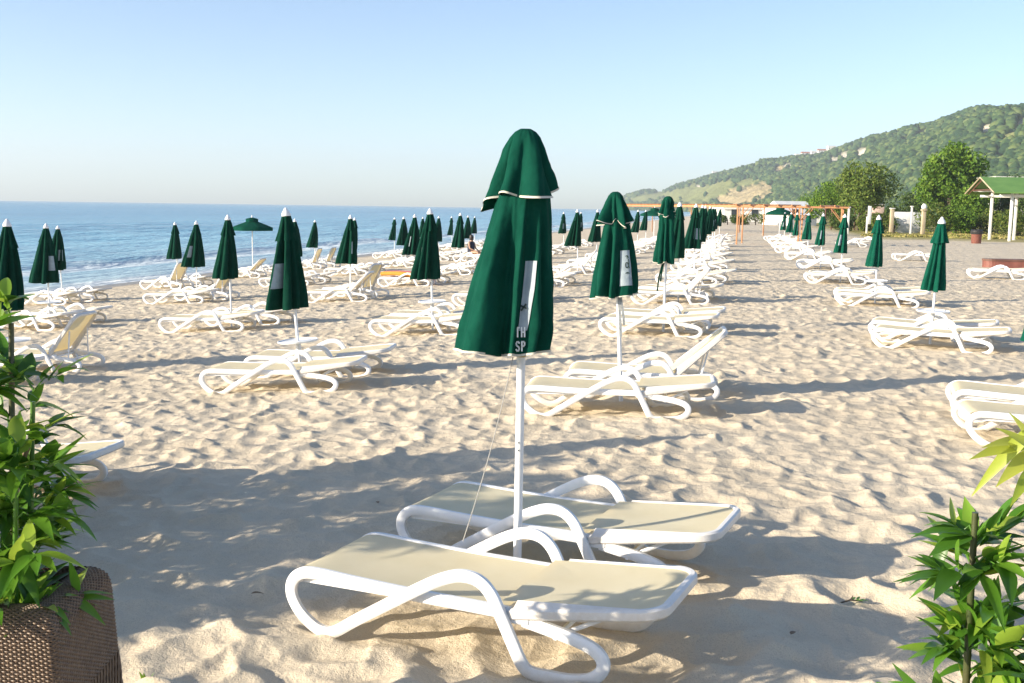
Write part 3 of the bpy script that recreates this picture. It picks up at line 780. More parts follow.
for ri, (rname, rx, ds, ph, prad) in enumerate(ROWS):
    vis = 0
    for di, d in enumerate(ds):
        xc = (rx + d * SY) / CY
        if (ri, di) == (1, 0): xc = .043
        x, y = cam2w(xc, d)
        jx = PR.uniform(-.08, .08) if d > 20 else 0; x += jx
        px, dd = pix((x, y))
        inframe = -6 < px < 1030
        z = zt(x)
        lod = 0 if d < 20 else (1 if d < 38 else 2)
        if inframe: vis += 1
        o_ = ORD[max(vis - 1, 0)]
        capped = ri == 1 and di < 3
        opened = (ri == 5 and di == 2) or (ri == 0 and di == 9) or (ri == 2 and di == 11)
        if capped:
            o = make_capped_parasol(41 + di * 7, (2.405, 2.20, 2.24)[di], di + 1)
            lab = ('largest closed green parasol on a white pole between the two nearest loungers',
                   'closed green parasol with white printed side panel, second in row left of aisle',
                   'slim closed green parasol with rounded cap, third in row left of aisle')[di]
            o.rotation_euler = (radians((0, -.5, 0)[di]), radians((.2, -3.2, .3)[di]), 0)
        elif opened:
            o = make_open_parasol(2.25, .82 if ri == 5 else .95)
            lab = 'open green parasol by the water, only one spread in the row nearest sea' if ri == 5 else ('open green parasol at the far end of the row right of aisle' if ri == 0 else 'open green parasol at the far end of the second row left of aisle')
        else:
            pt = {(2, 1): -.45, (3, 1): None, (4, 0): .95, (3, 0): None, (4, 1): -.3, (2, 2): -.75, (5, 0): .9, (0, 3): -.5, (0, 4): -.5, (0, 6): .6}.get((ri, di), PR.choice([None, None, -.6, .5]) if d > 24 else None)
            key = (ri if lod == 0 else ri % 2, di if lod == 0 else PR.randrange(4), lod, pt if lod < 2 else None, ri == 0)
            tray = d < 26
            if lod == 0 or key not in UPR:
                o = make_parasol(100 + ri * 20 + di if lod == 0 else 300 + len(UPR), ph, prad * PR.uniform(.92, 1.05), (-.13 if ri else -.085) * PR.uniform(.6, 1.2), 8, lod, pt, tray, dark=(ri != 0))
                UPR[key] = o
            else: o = copy_tree(UPR[key])
            o.rotation_euler = (radians(PR.uniform(-1.5, 1.5)), radians({(2, 1): -4.6, (2, 2): -1.2, (0, 1): 1.6}.get((ri, di), PR.uniform(-2.2, 1.2))), PR.uniform(-.25, .25) if lod else 0)
            lab = f'closed green parasol, {o_} from the front in {rname}'
            if not inframe: lab = f'closed green parasol just outside the picture at the front of {rname}'
        o.location = (x, y, z)
        tag(o, lab, 'parasol', 'beach parasols standing in rows')
        # the pair of loungers under it
        for which, (ox, oy) in (('near', (.0, -.55)), ('far', (.12, .56))):
            ang = radians(PR.uniform(-10, 7)); jx2, jy2 = PR.uniform(-.1, .1), PR.uniform(-.06, .06)
            if (ri, di) == (1, 0):
                xw, yw = cam2w(-.075, 4.79) if which == 'near' else cam2w(.345, 5.84); ang = YAW - .435
            else:
                xw, yw = x + ox + jx2, y + oy + jy2
                if (ri, di) == (2, 0): xw -= .28
                if (ri, di) == (1, 1): xw += .08
                if (ri, di) == (1, 1): ang = radians(3)
                if (ri, di) == (2, 1): ang = radians(6)
                if (ri, di) == (0, 1): ang = radians(-11)
            r = RAISED.get((ri, di), {}).get(which, None)
            if r is None: r = 3.5 if PR.random() > .07 or d < 20 else PR.choice([38, 50])
            if r == 0: r = 3.5
            pxl, dl = pix((xw, yw))
            if not (-90 < pxl < 1110): 
                if not (ri == 2 and di == 0): continue
            back = 'raised back' if r > 15 else 'flat'
            lab = f'{"white lounger with raised back" if r > 15 else "flat white lounger"}, {which} side of {o_} parasol, {rname}'
            if (ri, di) == (1, 0): lab = 'nearest white lounger with cream sling, in front of the largest parasol pole' if which == 'near' else 'white lounger with cream sling just behind the largest parasol pole'
            if (ri, di) == (1, 1) and which == 'far': lab = 'white lounger with steeply raised back, far side of second parasol, row left of aisle'
            if ri == 0 and di == 0: lab = f'{which} white lounger of the pair cut by the right picture edge'
            if ri == 2 and di == 0: lab = f'{which} white lounger of the pair behind the left bamboo planter'
            placed[(ri, di, which)] = place_lounger(xw, yw, ang, r, dl, lab, 'white sun loungers in pairs on the sand')

# guy rope of the nearest parasol
def rope():
    a = at(513, 357, 5.22); b = at(463, 541, 5.15)
    P = [np.array(a) * (1 - t) + np.array(b) * t + np.array([.015 * sin(pi * t), 0, 0]) for t in np.linspace(0, 1, 12)]
    o = MB().tube(P, .0027, 6).build('guy_rope', M['rope'])
    tag(o, 'thin pale cord hanging slack from the largest parasol to the nearest lounger', 'rope')
rope()

# ------------------------------------------------------------------ bamboo in wicker planters
def leaf_geo(V, Fc, base, direction, up, length, width, droop, n=6):
    d = np.array(direction, float); d /= np.linalg.norm(d); s = np.cross(d, up); s /= np.linalg.norm(s) + 1e-9; u = np.cross(s, d)
    b = len(V); p = np.array(base, float)
    for i in range(n + 1):
        t = i / n
        w = width * (sin(pi * min(1, t * 1.02) ** .62) ** .9 if t < 1 else 0) * .5 + .0006
        c = p + d * length * t - np.array([0, 0, 1]) * droop * length * t * t
        V += [c - s * w + u * w * .28, c, c + s * w + u * w * .28]
    for i in range(n):
        Fc.append((b + 3 * i, b + 3 * i + 1, b + 3 * i + 4, b + 3 * i + 3)); Fc.append((b + 3 * i + 1, b + 3 * i + 2, b + 3 * i + 5, b + 3 * i + 4))
def fan(V, Fc, R, base, direction, n, L, W, spread=.9):
    d = np.array(direction, float); d /= np.linalg.norm(d)
    for k in range(n):
        q = d + spread * np.array([R.gauss(0, .55), R.gauss(0, .55), R.gauss(0.05, .45)])
        l = L * R.uniform(.65, 1.15)
        leaf_geo(V, Fc, np.array(base) + d * R.uniform(-.04, .02), q, np.array([R.gauss(0, .25), R.gauss(0, .25), 1.0]), l, W * R.uniform(.8, 1.15) * l / L, R.uniform(.05, .45))
def bamboo(root, seed, culms, nf, leafL, leafW, base_z, spread, mname='leaf', lean=(0, 0), n_leaf=(5, 8), zlow=.05, zhigh=1.08):
    R = random.Random(seed)
    V = []; Fc = []; tw = MB()
    for (cx, cy, h, r, dx, dy, mt) in culms:
        mb = MB(); P = []; rad = []
        nseg = max(3, int(h / .16))
        for i in range(nseg + 1):
            t = i / nseg
            for e, rr in ((-.006, 1.0), (0, 1.13), (.006, 1.0)) if 0 < i < nseg else ((0, 1.0),):
                tt = t + e / h
                P.append((cx + dx * tt, cy + dy * tt, base_z + h * tt)); rad.append(r * rr * (1 - .25 * tt))
        mb.tube(P, rad, 10); mb.build('culm', M[mt], root)
    for k in range(nf):
        c = R.choice(culms); t = R.uniform(zlow, zhigh)
        p0 = np.array([c[0] + c[4] * t, c[1] + c[5] * t, base_z + c[2] * t])
        a = R.uniform(0, 2 * pi); l = spread * R.uniform(.25, 1.0) * (1.1 - .4 * t)
        dirn = np.array([cos(a), sin(a), R.uniform(.1, .9)]) + np.array([lean[0], lean[1], 0])
        p1 = p0 + dirn / np.linalg.norm(dirn) * l
        mid = (p0 + p1) / 2 + np.array([0, 0, .02])
        tw.tube([p0, mid, p1], [.0032, .0024, .0014], 5, False)
        fan(V, Fc, R, p1, dirn, R.randint(*n_leaf), leafL, leafW)
        if l > .12: fan(V, Fc, R, mid, dirn, R.randint(1, 3), leafL * .9, leafW)
    stuff(tw.build('twigs', M['culm'], root))
    stuff(mesh_np('foliage', V, Fc, M[mname], root))

S = .57; HP = .77
def perim(s, ins, rc=.055):
    """point and outward normal on a rounded square of side S inset by ins; s in metres along it"""
    h = S / 2 - ins; r = max(rc - ins, .012); st = 2 * (h - r); arc = pi * r / 2; tot = 4 * (st + arc)
    s = (s % 1.0) * tot
    for k in range(4):
        a0 = k * pi / 2
        def rot(x, y): return x * cos(a0) - y * sin(a0), x * sin(a0) + y * cos(a0)
        if s < st: return rot(h, -h + r + s), rot(1, 0)
        s -= st
        if s < arc:
            an = s / r; return rot(h - r + r * cos(an), h - r + r * sin(an)), rot(cos(an), sin(an))
        s -= arc
    return (h, -h + r), (1, 0)
def make_planter():
    root = empty('wicker_planter', (0, 0, 0))
    NS = 150; per = 4
    prof = []                                  # (height, inset)
    z = .44
    while z < HP - .095: prof.append((z, .045 * (z / HP) - .01)); z += .0072
    for a in np.linspace(0, pi * .60, 23): prof.append((HP - .095 + .095 * sin(a), .030 + .075 * (1 - cos(a))))
    for q in range(1, 7): prof.append((HP - .008 - .0075 * q, .030 + .075 * 1.31 + .001 * q))
    V = []; Fc = []
    for j, (zz, ins) in enumerate(prof):
        n = NS * per; b = len(V)
        for i in range(n):
            (x, y), (nx, ny) = perim(i / n, ins)
            w = .0030 * sin(pi * (i / per) + pi * j)
            w += .0012 * (_h(np.array([j]), np.array([i // per]), 3)[0] - .5)
            for dz, do in ((-.0036, w - .0012), (-.0018, w + .0014), (.0018, w + .0014), (.0036, w - .0012)):
                V.append((x + nx * do, y + ny * do, zz + dz))
        for i in range(n):
            i2 = (i + 1) % n
            for k in range(3): Fc.append((b + i * 4 + k, b + i2 * 4 + k, b + i2 * 4 + k + 1, b + i * 4 + k + 1))
    mesh_np('woven_side', V, np.array(Fc), M['wicker'], root)
    mb = MB()
    for i in range(NS):
        P = []
        for zz, ins in [(0.03, -.006), (.2, .0)] + prof[::4] + [prof[-1]]:
            (x, y), (nx, ny) = perim((i + .5) / NS, ins + .002); P.append((x, y, zz))
        mb.tube(P, .0035, 4, False)
    mb.build('stake_set', M['wicker'], root)
    # open lattice below: crossing pairs of strands, and a solid foot band
    mb = MB()
    for i in range(0, NS, 2):
        for sgn in (1, -1):
            P = []
            for q in range(9):
                t = q / 8; (x, y), (nx, ny) = perim((i + .5 + sgn * t * 9) / NS, -.008 + .024 * t); o = .003 * sgn
                P.append((x + nx * o, y + ny * o, .09 + t * .352))
            mb.tube(P, .0042, 4, False)
    for zz in (.17, .25, .33):
        P = [(*perim(i / 84, .045 * zz / HP - .008)[0], zz) for i in range(85)]
        mb.tube(P, .004, 4, False)
    for zz in np.arange(.02, .09, .0098):
        P = [(*perim(i / 84, -.008)[0], zz) for i in range(85)]
        mb.tube(P, .0052, 4, False)
    mb.build('open_lattice', M['wicker'], root)
    mb = MB(); h = S / 2 - .15
    mb.box(-h, h, -h, h, .45, .635); o = mb.build('pot', M['liner'], root, False)
    for s in (1, -1):
        pass
    V = []; n = 14
    for i in range(n):
        for j in range(n):
            V.append(((i / (n - 1) - .5) * 2 * (h + .03), (j / (n - 1) - .5) * 2 * (h + .03), .65 + .02 * float(vnoise(np.array([i * .7]), np.array([j * .7]), 4)[0])))
    mesh_np('soil', V, [(i * n + j, (i + 1) * n + j, (i + 1) * n + j + 1, i * n + j + 1) for i in range(n - 1) for j in range(n - 1)], M['soil'], root)
    return root
planter = make_planter()
pr = cam2w(-1.69, 3.42)
planter.location = (pr[0], pr[1], zt(pr[0])); planter.rotation_euler = (0, 0, YAW + radians(1))
tag(planter, 'brown woven wicker planter in the lower left corner under the bamboo', 'planter', 'wicker planters')
b1 = empty('bamboo_plant', planter.location, YAW)
tag(b1, 'dense dark green bamboo plant growing in the left wicker planter', 'plant', 'bamboo plants in planters')
R5 = random.Random(5)
cl = [(-.02, -.06, .95, .013, -.04, .03, 'culm_dark'), (-.10, .05, .85, .012, -.05, .0, 'culm_dark'), (.04, .04, .74, .011, .03, .04, 'culm'), (-.14, -.08, .9, .012, -.05, -.03, 'culm'), (-.04, .10, 1.0, .012, .02, .04, 'culm_dark'), (.06, -.1, .6, .010, .05, -.04, 'culm')]
bamboo(b1, 62, cl, 115, .15, .046, .65, .19, zlow=.02)
mb = MB(); mb.tube([(-.09, .02, .9), (.06, .05, 1.24)], .011, 8); mb.build('support_stake', M['stake'], b1)

# the plant at the right edge of the picture and its planter below the frame
def right_plant():
    x, d = 1.235, 2.27
    w = cam2w(x, d)
    p = copy_tree(planter); p.location = (w[0], w[1], zt(w[0])); p.rotation_euler = (0, 0, YAW - radians(3))
    tag(p, 'brown woven wicker planter below the bamboo at the right edge', 'planter', 'wicker planters')
    r = empty('bamboo_plant', (w[0], w[1], zt(w[0])), YAW)
    tag(r, 'green bamboo plant with a thick bright green cane at the right edge', 'plant', 'bamboo plants in planters')
    cl = [(-.16, .06, .68, .0095, -.012, .0, 'culm_dark'), (-.15, -.20, .66, .017, .11, .0, 'culm'), (.0, .06, .66, .010, .03, .02, 'culm'), (.08, -.02, .74, .010, .05, .0, 'culm'), (-.06, .09, .50, .009, -.04, .02, 'culm')]
    bamboo(r, 77, cl, 135, .125, .038, .65, .12, zlow=-.05, zhigh=.92)
    # one shoot of young yellow-green leaves reaching in front
    V = []; Fc = []; R = random.Random(3)
    w2 = cam2w(1.165, 2.22)
    for (px, py, l, wd) in ((962, 462, 1, 1), (975, 438, 1, 1), (990, 418, 1, 1), (1008, 398, 1, 1), (978, 488, 1, 1), (1000, 478, 1, 1), (1012, 500, 1, 1)):
        tip = np.array(at(px, py, 2.1 + R.uniform(-.05, .05))); base = np.array(at(1036 + R.uniform(-4, 10), 446 + R.uniform(-26, 30), 2.15 + R.uniform(-.06, .06)))
        dv = tip - base; L = np.linalg.norm(dv)
        dv[2] += .12 * L
        leaf_geo(V, Fc, base, dv, np.array([R.uniform(-.3, .3), R.uniform(-.9, -.3), .7]), L * R.uniform(.9, 1.08), R.uniform(.024, .036), R.uniform(.08, .22), 8)
    q = np.array([w[0], w[1], zt(w[0])])
    def loc(v):
        v = np.array(v) - q; return (v[0] * cos(YAW) + v[1] * sin(YAW), -v[0] * sin(YAW) + v[1] * cos(YAW), v[2])
    mesh_np('young_shoot_leaves', [loc(v) for v in V], Fc, M['leaf_y'], r)
    b = loc(at(1042, 446, 2.15))
    MB().tube([(.06, -.08, .65), (.10, -.15, .95), (b[0], b[1], b[2])], [.006, .005, .003], 6).build('shoot_stem', M['culm'], r)
right_plant()

# unseen planters and bamboo added left of the frame to shade the sand
def outside_left():
    shade_casters = [(-3.85, 4.45), (-4.25, 5.15), (-4.6, 5.85), (-4.95, 6.5)]
    first = None
    for i, (x, d) in enumerate(shade_casters):
        w = cam2w(x, d)
        p = copy_tree(planter); p.location = (w[0], w[1], zt(w[0])); p.rotation_euler = (0, 0, YAW + radians(4 * i))
        tag(p, f'unseen wicker planter added outside the picture, {ORD[i]} of the shading line', 'planter', 'wicker planters')
        if first is None:
            first = empty('bamboo_plant', (0, 0, 0), 0)
            R = random.Random(9)
            cl = [(R.uniform(-.15, .15), R.uniform(-.15, .15), R.uniform(.85, 1.25), .013, R.uniform(-.12, .12), R.uniform(-.12, .12), 'culm') for _ in range(9)]
            bamboo(first, 91, cl, 300, .18, .045, .65, .40, zlow=-.2, n_leaf=(6, 9))
            b = first
        else: b = copy_tree(first)
        b.location = p.location; b.rotation_euler = (0, 0, 1.3 * i)
        tag(b, f'unseen tall bamboo added outside the picture on the left, {ORD[i]} of the shading line', 'plant', 'bamboo plants in planters')
outside_left()

# little weed beside the planter
def weed():
    g = ground(146, 688); V = []; Fc = []; R = random.Random(2)
    for k in range(9):
        a = R.uniform(0, 2 * pi)
        leaf_geo(V, Fc, (0, 0, 0), (cos(a) * .5, sin(a) * .5, R.uniform(.6, 1.3)), np.array([-cos(a), -sin(a), .6]), R.uniform(.05, .11), .018, .2)
    o = mesh_np('weed', V, Fc, M['leaf']); o.location = (g[0], g[1], g[2] - .005)
    tag(o, 'small bright green weed sprouting from the sand beside the wicker planter', 'plant')
weed()
def twig(px, py, l, rz, label):
    g = ground(px, py); mb = MB()
    mb.tube([(-l / 2, 0, .012), (0, .012, .02), (l / 2, 0, .014)], [.004, .005, .003], 5); mb.tube([(0, .012, .02), (l * .2, .03, .035)], [.004, .002], 5)
    V = []; Fc = []
    for k in range(4): leaf_geo(V, Fc, (l * (.1 + .1 * k), .01, .02), (1, (-1) ** k, .2), np.array([0, 0, 1.0]), .05, .016, .1)
    r = empty('twig', g, rz); mb.build('stem', M['bark'], r); mesh_np('leaves', V, Fc, M['leaf'], r)
    tag(r, label, 'twig')
twig(851, 605, .13, .4, 'small leafy twig lying on the shaded sand right of the nearest lounger')

def dry_leaf(px, py, rz, l, label):
    g = ground(px, py); V = []; Fc = []
    leaf_geo(V, Fc, (0, 0, .012), (1, 0, .25), np.array([0, .2, 1.0]), l, l * .4, .3)
    o = mesh_np('dry_leaf', V, Fc, M['stake']); o.location = (g[0], g[1], g[2] + .012); o.rotation_euler = (.2, 0, rz); tag(o, label, 'leaf')
dry_leaf(251, 598, .4, .07, 'dry brown leaf on the sand left of the nearest lounger foot')
dry_leaf(378, 507, 2.2, .06, 'dry brown leaf on the shaded sand left of the second nearest lounger')
dry_leaf(790, 640, 1.1, .06, 'dry brown leaf on the shaded sand below the leafy twig')
dry_leaf(640, 440, 2.9, .06, 'dry brown leaf on sunny sand between the two nearest lounger pairs')

# ------------------------------------------------------------------ things on and around the loungers
def inflatable():
    l = placed.get((3, 3, 'near'))
    if not l: return
    x, y, z = l.location
    r = empty('air_mattress', (x - .1, y, z + .31), l.rotation_euler[2] + .05)
    cols = [(.78, .34, .05), (.78, .62, .08), (.70, .05, .10), (.75, .22, .25), (.60, .04, .16)]
    for i, c in enumerate(cols):
        m = simple('mattress_vinyl', tuple(v * .9 for v in c), c, .35, 4)
        yy = -.26 + i * .13
        P = [(-.75 + 1.6 * t, yy, .07 + .02 * sin(6 * t)) for t in np.linspace(0, 1, 9)]
        MB().tube([(P[0][0] - .03, yy, .07)] + P + [(P[-1][0] + .03, yy, .07)], [.02] + [.062] * len(P) + [.02], 10).build('air_tube', m, r)
    MB().tube([(.87, -.27, .09), (.87, .27, .09)], .09, 10).build('pillow_tube', simple('pillow_vinyl', (.6, .05, .12), (.7, .08, .18), .35, 4), r)
    tag(r, 'red and yellow striped air mattress lying on a lounger in the third row', 'air mattress')
inflatable()

def skin_body(name, joints, edges, m, parent, root_i=0, lv=1):
    me = bpy.data.meshes.new(name); me.from_pydata([j[:3] for j in joints], edges, [])
    o = bpy.data.objects.new(name, me); COL.objects.link(o)
    md = o.modifiers.new('s', 'SKIN'); md.use_smooth_shade = True
    for i, j in enumerate(joints):
        r = j[3]; me.skin_vertices[0].data[i].radius = (r, r) if not isinstance(r, tuple) else r
    me.skin_vertices[0].data[root_i].use_root = True
    sb = o.modifiers.new('u', 'SUBSURF'); sb.levels = lv; sb.render_levels = lv
    dg = bpy.context.evaluated_depsgraph_get(); dg.update()
    nm = bpy.data.meshes.new_from_object(o.evaluated_get(dg)); bpy.data.objects.remove(o, do_unlink=True)
    nm.materials.clear(); nm.materials.append(m)
    nm.polygons.foreach_set('use_smooth', [True] * len(nm.polygons))
    q = bpy.data.objects.new(name, nm); COL.objects.link(q); q.parent = parent
    return q
def head_extras(r, c, s=1.0, hairlen=.10, face=-1):
    x, y, z = c
    mb = MB(); mb.lathe([(.02, .125), (.07, .108), (.098, .05), (.10, .0), (.097, -.05), (.085, -hairlen)], 14, (x, y - face * .022, z)); mb.build('hair', M['hair'], r)
    mb = MB()
    for sx in (-1, 1): mb.lathe([(.001, -.009), (.011, 0), (.001, .009)], 6, (x + sx * .033, y + face * .088, z + .0))
    mb.build('eyes', M['hair'], r)
    mb = MB(); mb.tube([(x, y + face * .085, z + .01), (x, y + face * .112, z - .03)], [.008, .014], 6); mb.build('nose', M['skin'], r)
def standing_person():
    g = ground(549, 238.5); r = empty('person', g, radians(-70))
    J = [(0, 0, .92, .125), (0, 0, 1.10, .115), (0, 0, 1.32, .14), (0, 0, 1.44, .06), (0, -.01, 1.56, .085), (0, -.01, 1.64, .085),
         (-.09, 0, .86, .085), (-.10, .02, .48, .058), (-.10, -.02, .09, .04), (-.10, -.14, .03, .035), (.09, 0, .86, .085), (.11, -.08, .48, .058), (.10, .06, .09, .04), (.10, -.06, .03, .035),
         (-.19, 0, 1.38, .052), (-.24, .03, 1.10, .04), (-.22, -.05, .86, .028), (-.22, -.07, .76, .028), (.19, 0, 1.38, .052), (.25, .0, 1.10, .04), (.22, -.12, .88, .028), (.21, -.15, .79, .028)]
    Ed = [(0, 1), (1, 2), (2, 3), (3, 4), (4, 5), (0, 6), (6, 7), (7, 8), (8, 9), (0, 10), (10, 11), (11, 12), (12, 13), (2, 14), (14, 15), (15, 16), (16, 17), (2, 18), (18, 19), (19, 20), (20, 21)]
    skin_body('body', J, Ed, M['skin'], r)
    # a loose pink dress over the trunk
    V = []; prof = [(.15, 1.42, .09), (.20, 1.36, .12), (.185, 1.2, .14), (.17, 1.08, .14), (.20, .92, .165), (.23, .75, .19), (.25, .58, .21)]
    n = 20
    for a_, z_, b_ in prof:
        for k in range(n):
            t = 2 * pi * k / n; f = 1 + .05 * sin(6 * t) * (1.42 - z_); V.append((a_ * f * cos(t), b_ * f * sin(t), z_))
    mesh_np('dress', V, [(i * n + k, i * n + (k + 1) % n, (i + 1) * n + (k + 1) % n, (i + 1) * n + k) for i in range(len(prof) - 1) for k in range(n)], M['pink'], r)
    head_extras(r, (0, -.01, 1.61))
    tag(r, 'person in a pink dress standing among the far loungers by the water', 'person')
standing_person()
def sitting_person():
    p = cam2w((470 - 512) / F * 49.2, 49.2); z = zt(p[0])
    r = empty('person', (p[0], p[1], z), radians(70))
    J = [(0, 0, .42, .14), (0, .02, .60, .13), (0, .0, .82, .15), (0, -.02, .95, .06), (0, -.03, 1.06, .085), (0, -.03, 1.14, .085),
         (-.1, -.12, .40, .085), (-.12, -.46, .44, .06), (-.12, -.52, .08, .04), (-.12, -.64, .03, .035), (.1, -.12, .40, .085), (.12, -.46, .44, .06), (.12, -.50, .08, .04), (.12, -.62, .03, .035),
         (-.19, 0, .88, .052), (-.25, -.08, .62, .04), (-.15, -.30, .50, .028), (-.13, -.37, .50, .028), (.19, 0, .88, .052), (.25, -.08, .62, .04), (.15, -.30, .50, .028), (.13, -.37, .50, .028)]
    Ed = [(0, 1), (1, 2), (2, 3), (3, 4), (4, 5), (0, 6), (6, 7), (7, 8), (8, 9), (0, 10), (10, 11), (11, 12), (12, 13), (2, 14), (14, 15), (15, 16), (16, 17), (2, 18), (18, 19), (19, 20), (20, 21)]
    skin_body('body', J, Ed, M['skin'], r)
    V = []; prof = [(.15, .92, .10), (.21, .86, .14), (.19, .70, .16), (.185, .55, .165), (.19, .40, .17)]
    n = 20
    for a_, z_, b_ in prof:
        for k in range(n): t = 2 * pi * k / n; V.append((a_ * cos(t), .01 + b_ * sin(t), z_))
    mesh_np('top', V, [(i * n + k, i * n + (k + 1) % n, (i + 1) * n + (k + 1) % n, (i + 1) * n + k) for i in range(len(prof) - 1) for k in range(n)], M['navy'], r)
    head_extras(r, (0, -.03, 1.11), hairlen=.13)
    tag(r, 'person with dark hair and dark top sitting on a lounger far back', 'person')
    lo = place_lounger(p[0] + .1, p[1] + .05, radians(-20), 3.5, 49, 'flat white lounger under the sitting dark haired person', 'white sun loungers in pairs on the sand')
sitting_person()

# stray loungers on the open sand at the right
for (px, py, rz, rd, lab) in ((1000, 279, -.1, 3.5, 'flat white lounger standing alone beside the low brown bench'),
                              (916, 261, .05, 3.5, 'flat white lounger alone on open sand between the first two right-hand parasols'),
                              (853, 247, .1, 3.5, 'left white lounger of the far group on open sand behind right row'),
                              (868, 243, -.05, 38, 'white lounger with raised back in the far group behind right row')):
    g = ground(px, py)
    place_lounger(g[0], g[1], rz, rd, pix(g)[1], lab, 'stray loungers on the open sand')

# ------------------------------------------------------------------ buildings and furniture at the back
def brown_bench():
    a = ground(1010, 268); a = (a[0] + .35, a[1], a[2]); r = empty('bench', a, radians(4))
    mb = MB(); n = 10
    out = [(.35 * cos(radians(90 + 18 * k)) - 1.0, .35 * sin(radians(90 + 18 * k))) for k in range(n + 1)] + [(2.4, -.35), (2.4, .35)]
    def prism(o, z0, z1): 
        m = len(o); return [(x, y, z0) for x, y in o] + [(x, y, z1) for x, y in o], [tuple(range(m - 1, -1, -1)), tuple(range(m, 2 * m))] + [(k, (k + 1) % m, m + (k + 1) % m, m + k) for k in range(m)]
    V, Fc = prism(out, -.03, .26); MB().add(V, Fc).build('base', M['rust'], r, False)
    V, Fc = prism([(x * 1.02, y * 1.08) for x, y in out], .263, .33); MB().add(V, Fc).build('seat', M['timber'], r, False)
    tag(r, 'long low brown bench with a rounded end at the right edge', 'bench')
brown_bench()
def bin_(px, py, h, lab):
    g = ground(px, py); r = empty('litter_bin', g)
    MB().lathe([(h * .30, -.02), (h * .33, .02), (h * .36, h * .62), (h * .38, h * .66)], 18).build('drum', M['rust'], r)
    MB().lathe([(h * .39, h * .66), (h * .42, h * .70), (h * .42, h * .92), (h * .34, h), (h * .30, h * .9)], 18).build('rim', M['black'], r)
    tag(r, lab, 'litter bin', 'brown litter bins')
bin_(976, 243.5, .95, 'larger brown litter bin with black rim beside the green roofed shelter')
bin_(891.5, 233, .8, 'smaller brown litter bin at the foot of the white pillar')

def pergola(pa, pb, da, db, z, xs_px, D, lab, bw, bh):
    """beams from pixel column pa (da metres off) to pb (db metres off)"""
    A = cam2w((pa - 512) / F * da, da); B = cam2w((pb - 512) / F * db, db)
    W = sqrt((A[0] - B[0]) ** 2 + (A[1] - B[1]) ** 2); rz = math.atan2(B[1] - A[1], B[0] - A[0])
    r = empty('pergola', (A[0], A[1], 0), rz)
    for f in xs_px:
        x = f * W
        for y in (0, D):
            mb = MB(); mb.box(x - .042, x + .042, y - .042, y + .042, -.9, z, .012); p = mb.build('post', M['orange'], r)
            mb = MB()
            for s in (-1, 1):
                if 0 < x + s * .7 < W: mb.tube([(x + s * .06, y, z - .72), (x + s * .62, y, z - .02)], .022, 4)
            mb.build('brace', M['orange'], p)
    for y in (-.03, D + .03): MB().box(-.25, W + .25, y - bw, y + bw, z + .002, z + bh, .012).build('beam', M['orange'], r)
    for k in range(int(W / .8) + 1):
        x = .05 + k * .8
        MB().box(x - .035, x + .035, -.25, D + .25, z + bh + .003, z + bh + .09, .008).build('rafter', M['orange'], r)
    tag(r, lab, 'pergola', 'orange pergolas')
pergola(732, 839, 63, 61, 2.20, (.02, .60, .985), 2.6, 'nearer orange timber pergola standing over the row right of the aisle', .045, .10)
pergola(622, 764, 112, 86, 2.26, (.02, .33, .66, .98), 3.0, 'farther long orange pergola running behind the left parasols to the aisle', .06, .20)
def pergola_small():
    g = ground(831, 230); r = empty('pergola', g, YAW)
    for x in (0, 2.6):
        for y in (0, 2.4): MB().box(x - .06, x + .06, y - .06, y + .06, -.05, 2.5, .01).build('post', M['timber'], r)
    for y in (0, 2.4): MB().box(-.3, 2.9, y - .05, y + .05, 2.5, 2.64, .01).build('beam', M['timber'], r)
    for k in range(6): MB().box(-.2 + k * .55, -.12 + k * .55, -.4, 2.8, 2.643, 2.73).build('rafter', M['timber'], r)
    tag(r, 'small brown timber frame standing behind the right end of the nearer pergola', 'pergola')
pergola_small()

def shelter():
    d0 = 79.0
    o = at(1009, 243, d0); r = empty('beach_shelter', (o[0], o[1], 0), YAW * .55)
    # local x to the right, y away; front posts along y = 0
    Wd = 5.4; Ln = 12.0; ze = 3.72; zr = 4.82
    for i, x in enumerate((0, 1.85, 5.2, 8.6, 11.2)):
        for y in (0, Wd - 1.2):
            mb = MB(); mb.box(x - .095, x + .095, y - .095, y + .095, -.1, ze, .02); mb.build('post', M['white_paint'], r)
    for y in (0, Wd - 1.2): MB().box(-.9, Ln, y - .08, y + .08, ze - .42, ze - .24, .01).build('tie_beam', M['white_paint'], r)
    for y in (0, Wd - 1.2): MB().box(-1.4, Ln, y - .09, y + .09, ze, ze + .16, .01).build('wall_plate', M['white_paint'], r)
    ym = (Wd - 1.2) / 2; hw = Wd / 2 + .5
    for s in (-1, 1):
        V = [(-1.7, ym + s * hw, ze - .1), (Ln + 1, ym + s * hw, ze - .1), (Ln + 1, ym, zr), (-1.7, ym, zr)]
        V += [(x, y, z - .09) for x, y, z in V]
        Fc = [(0, 1, 2, 3), (7, 6, 5, 4), (0, 4, 5, 1), (1, 5, 6, 2), (2, 6, 7, 3), (3, 7, 4, 0)]
        MB().add(V, Fc).build('roof_slope', M['roof_green'], r, False)
    mb = MB()
    for q in range(9):
        x = -1.5 + q * 1.6
        for s in (-1, 1): mb.tube([(x, ym + s * hw * .97, ze - .16), (x, ym, zr - .16)], .07, 4)
        mb.tube([(x, 0, ze + .1), (x, Wd - 1.2, ze + .1)], .06, 4)
    mb.build('rafter_set', M['timber'], r)
    mb = MB()
    for s in (-1, 1): mb.tube([(-1.73, ym + s * hw * 1.0, ze - .14), (-1.73, ym, zr - .05)], .06, 4)
    mb.build('barge_board', M['stone'], r)
    tag(r, 'open beach shelter with green gabled roof on white posts', 'shelter')
shelter()

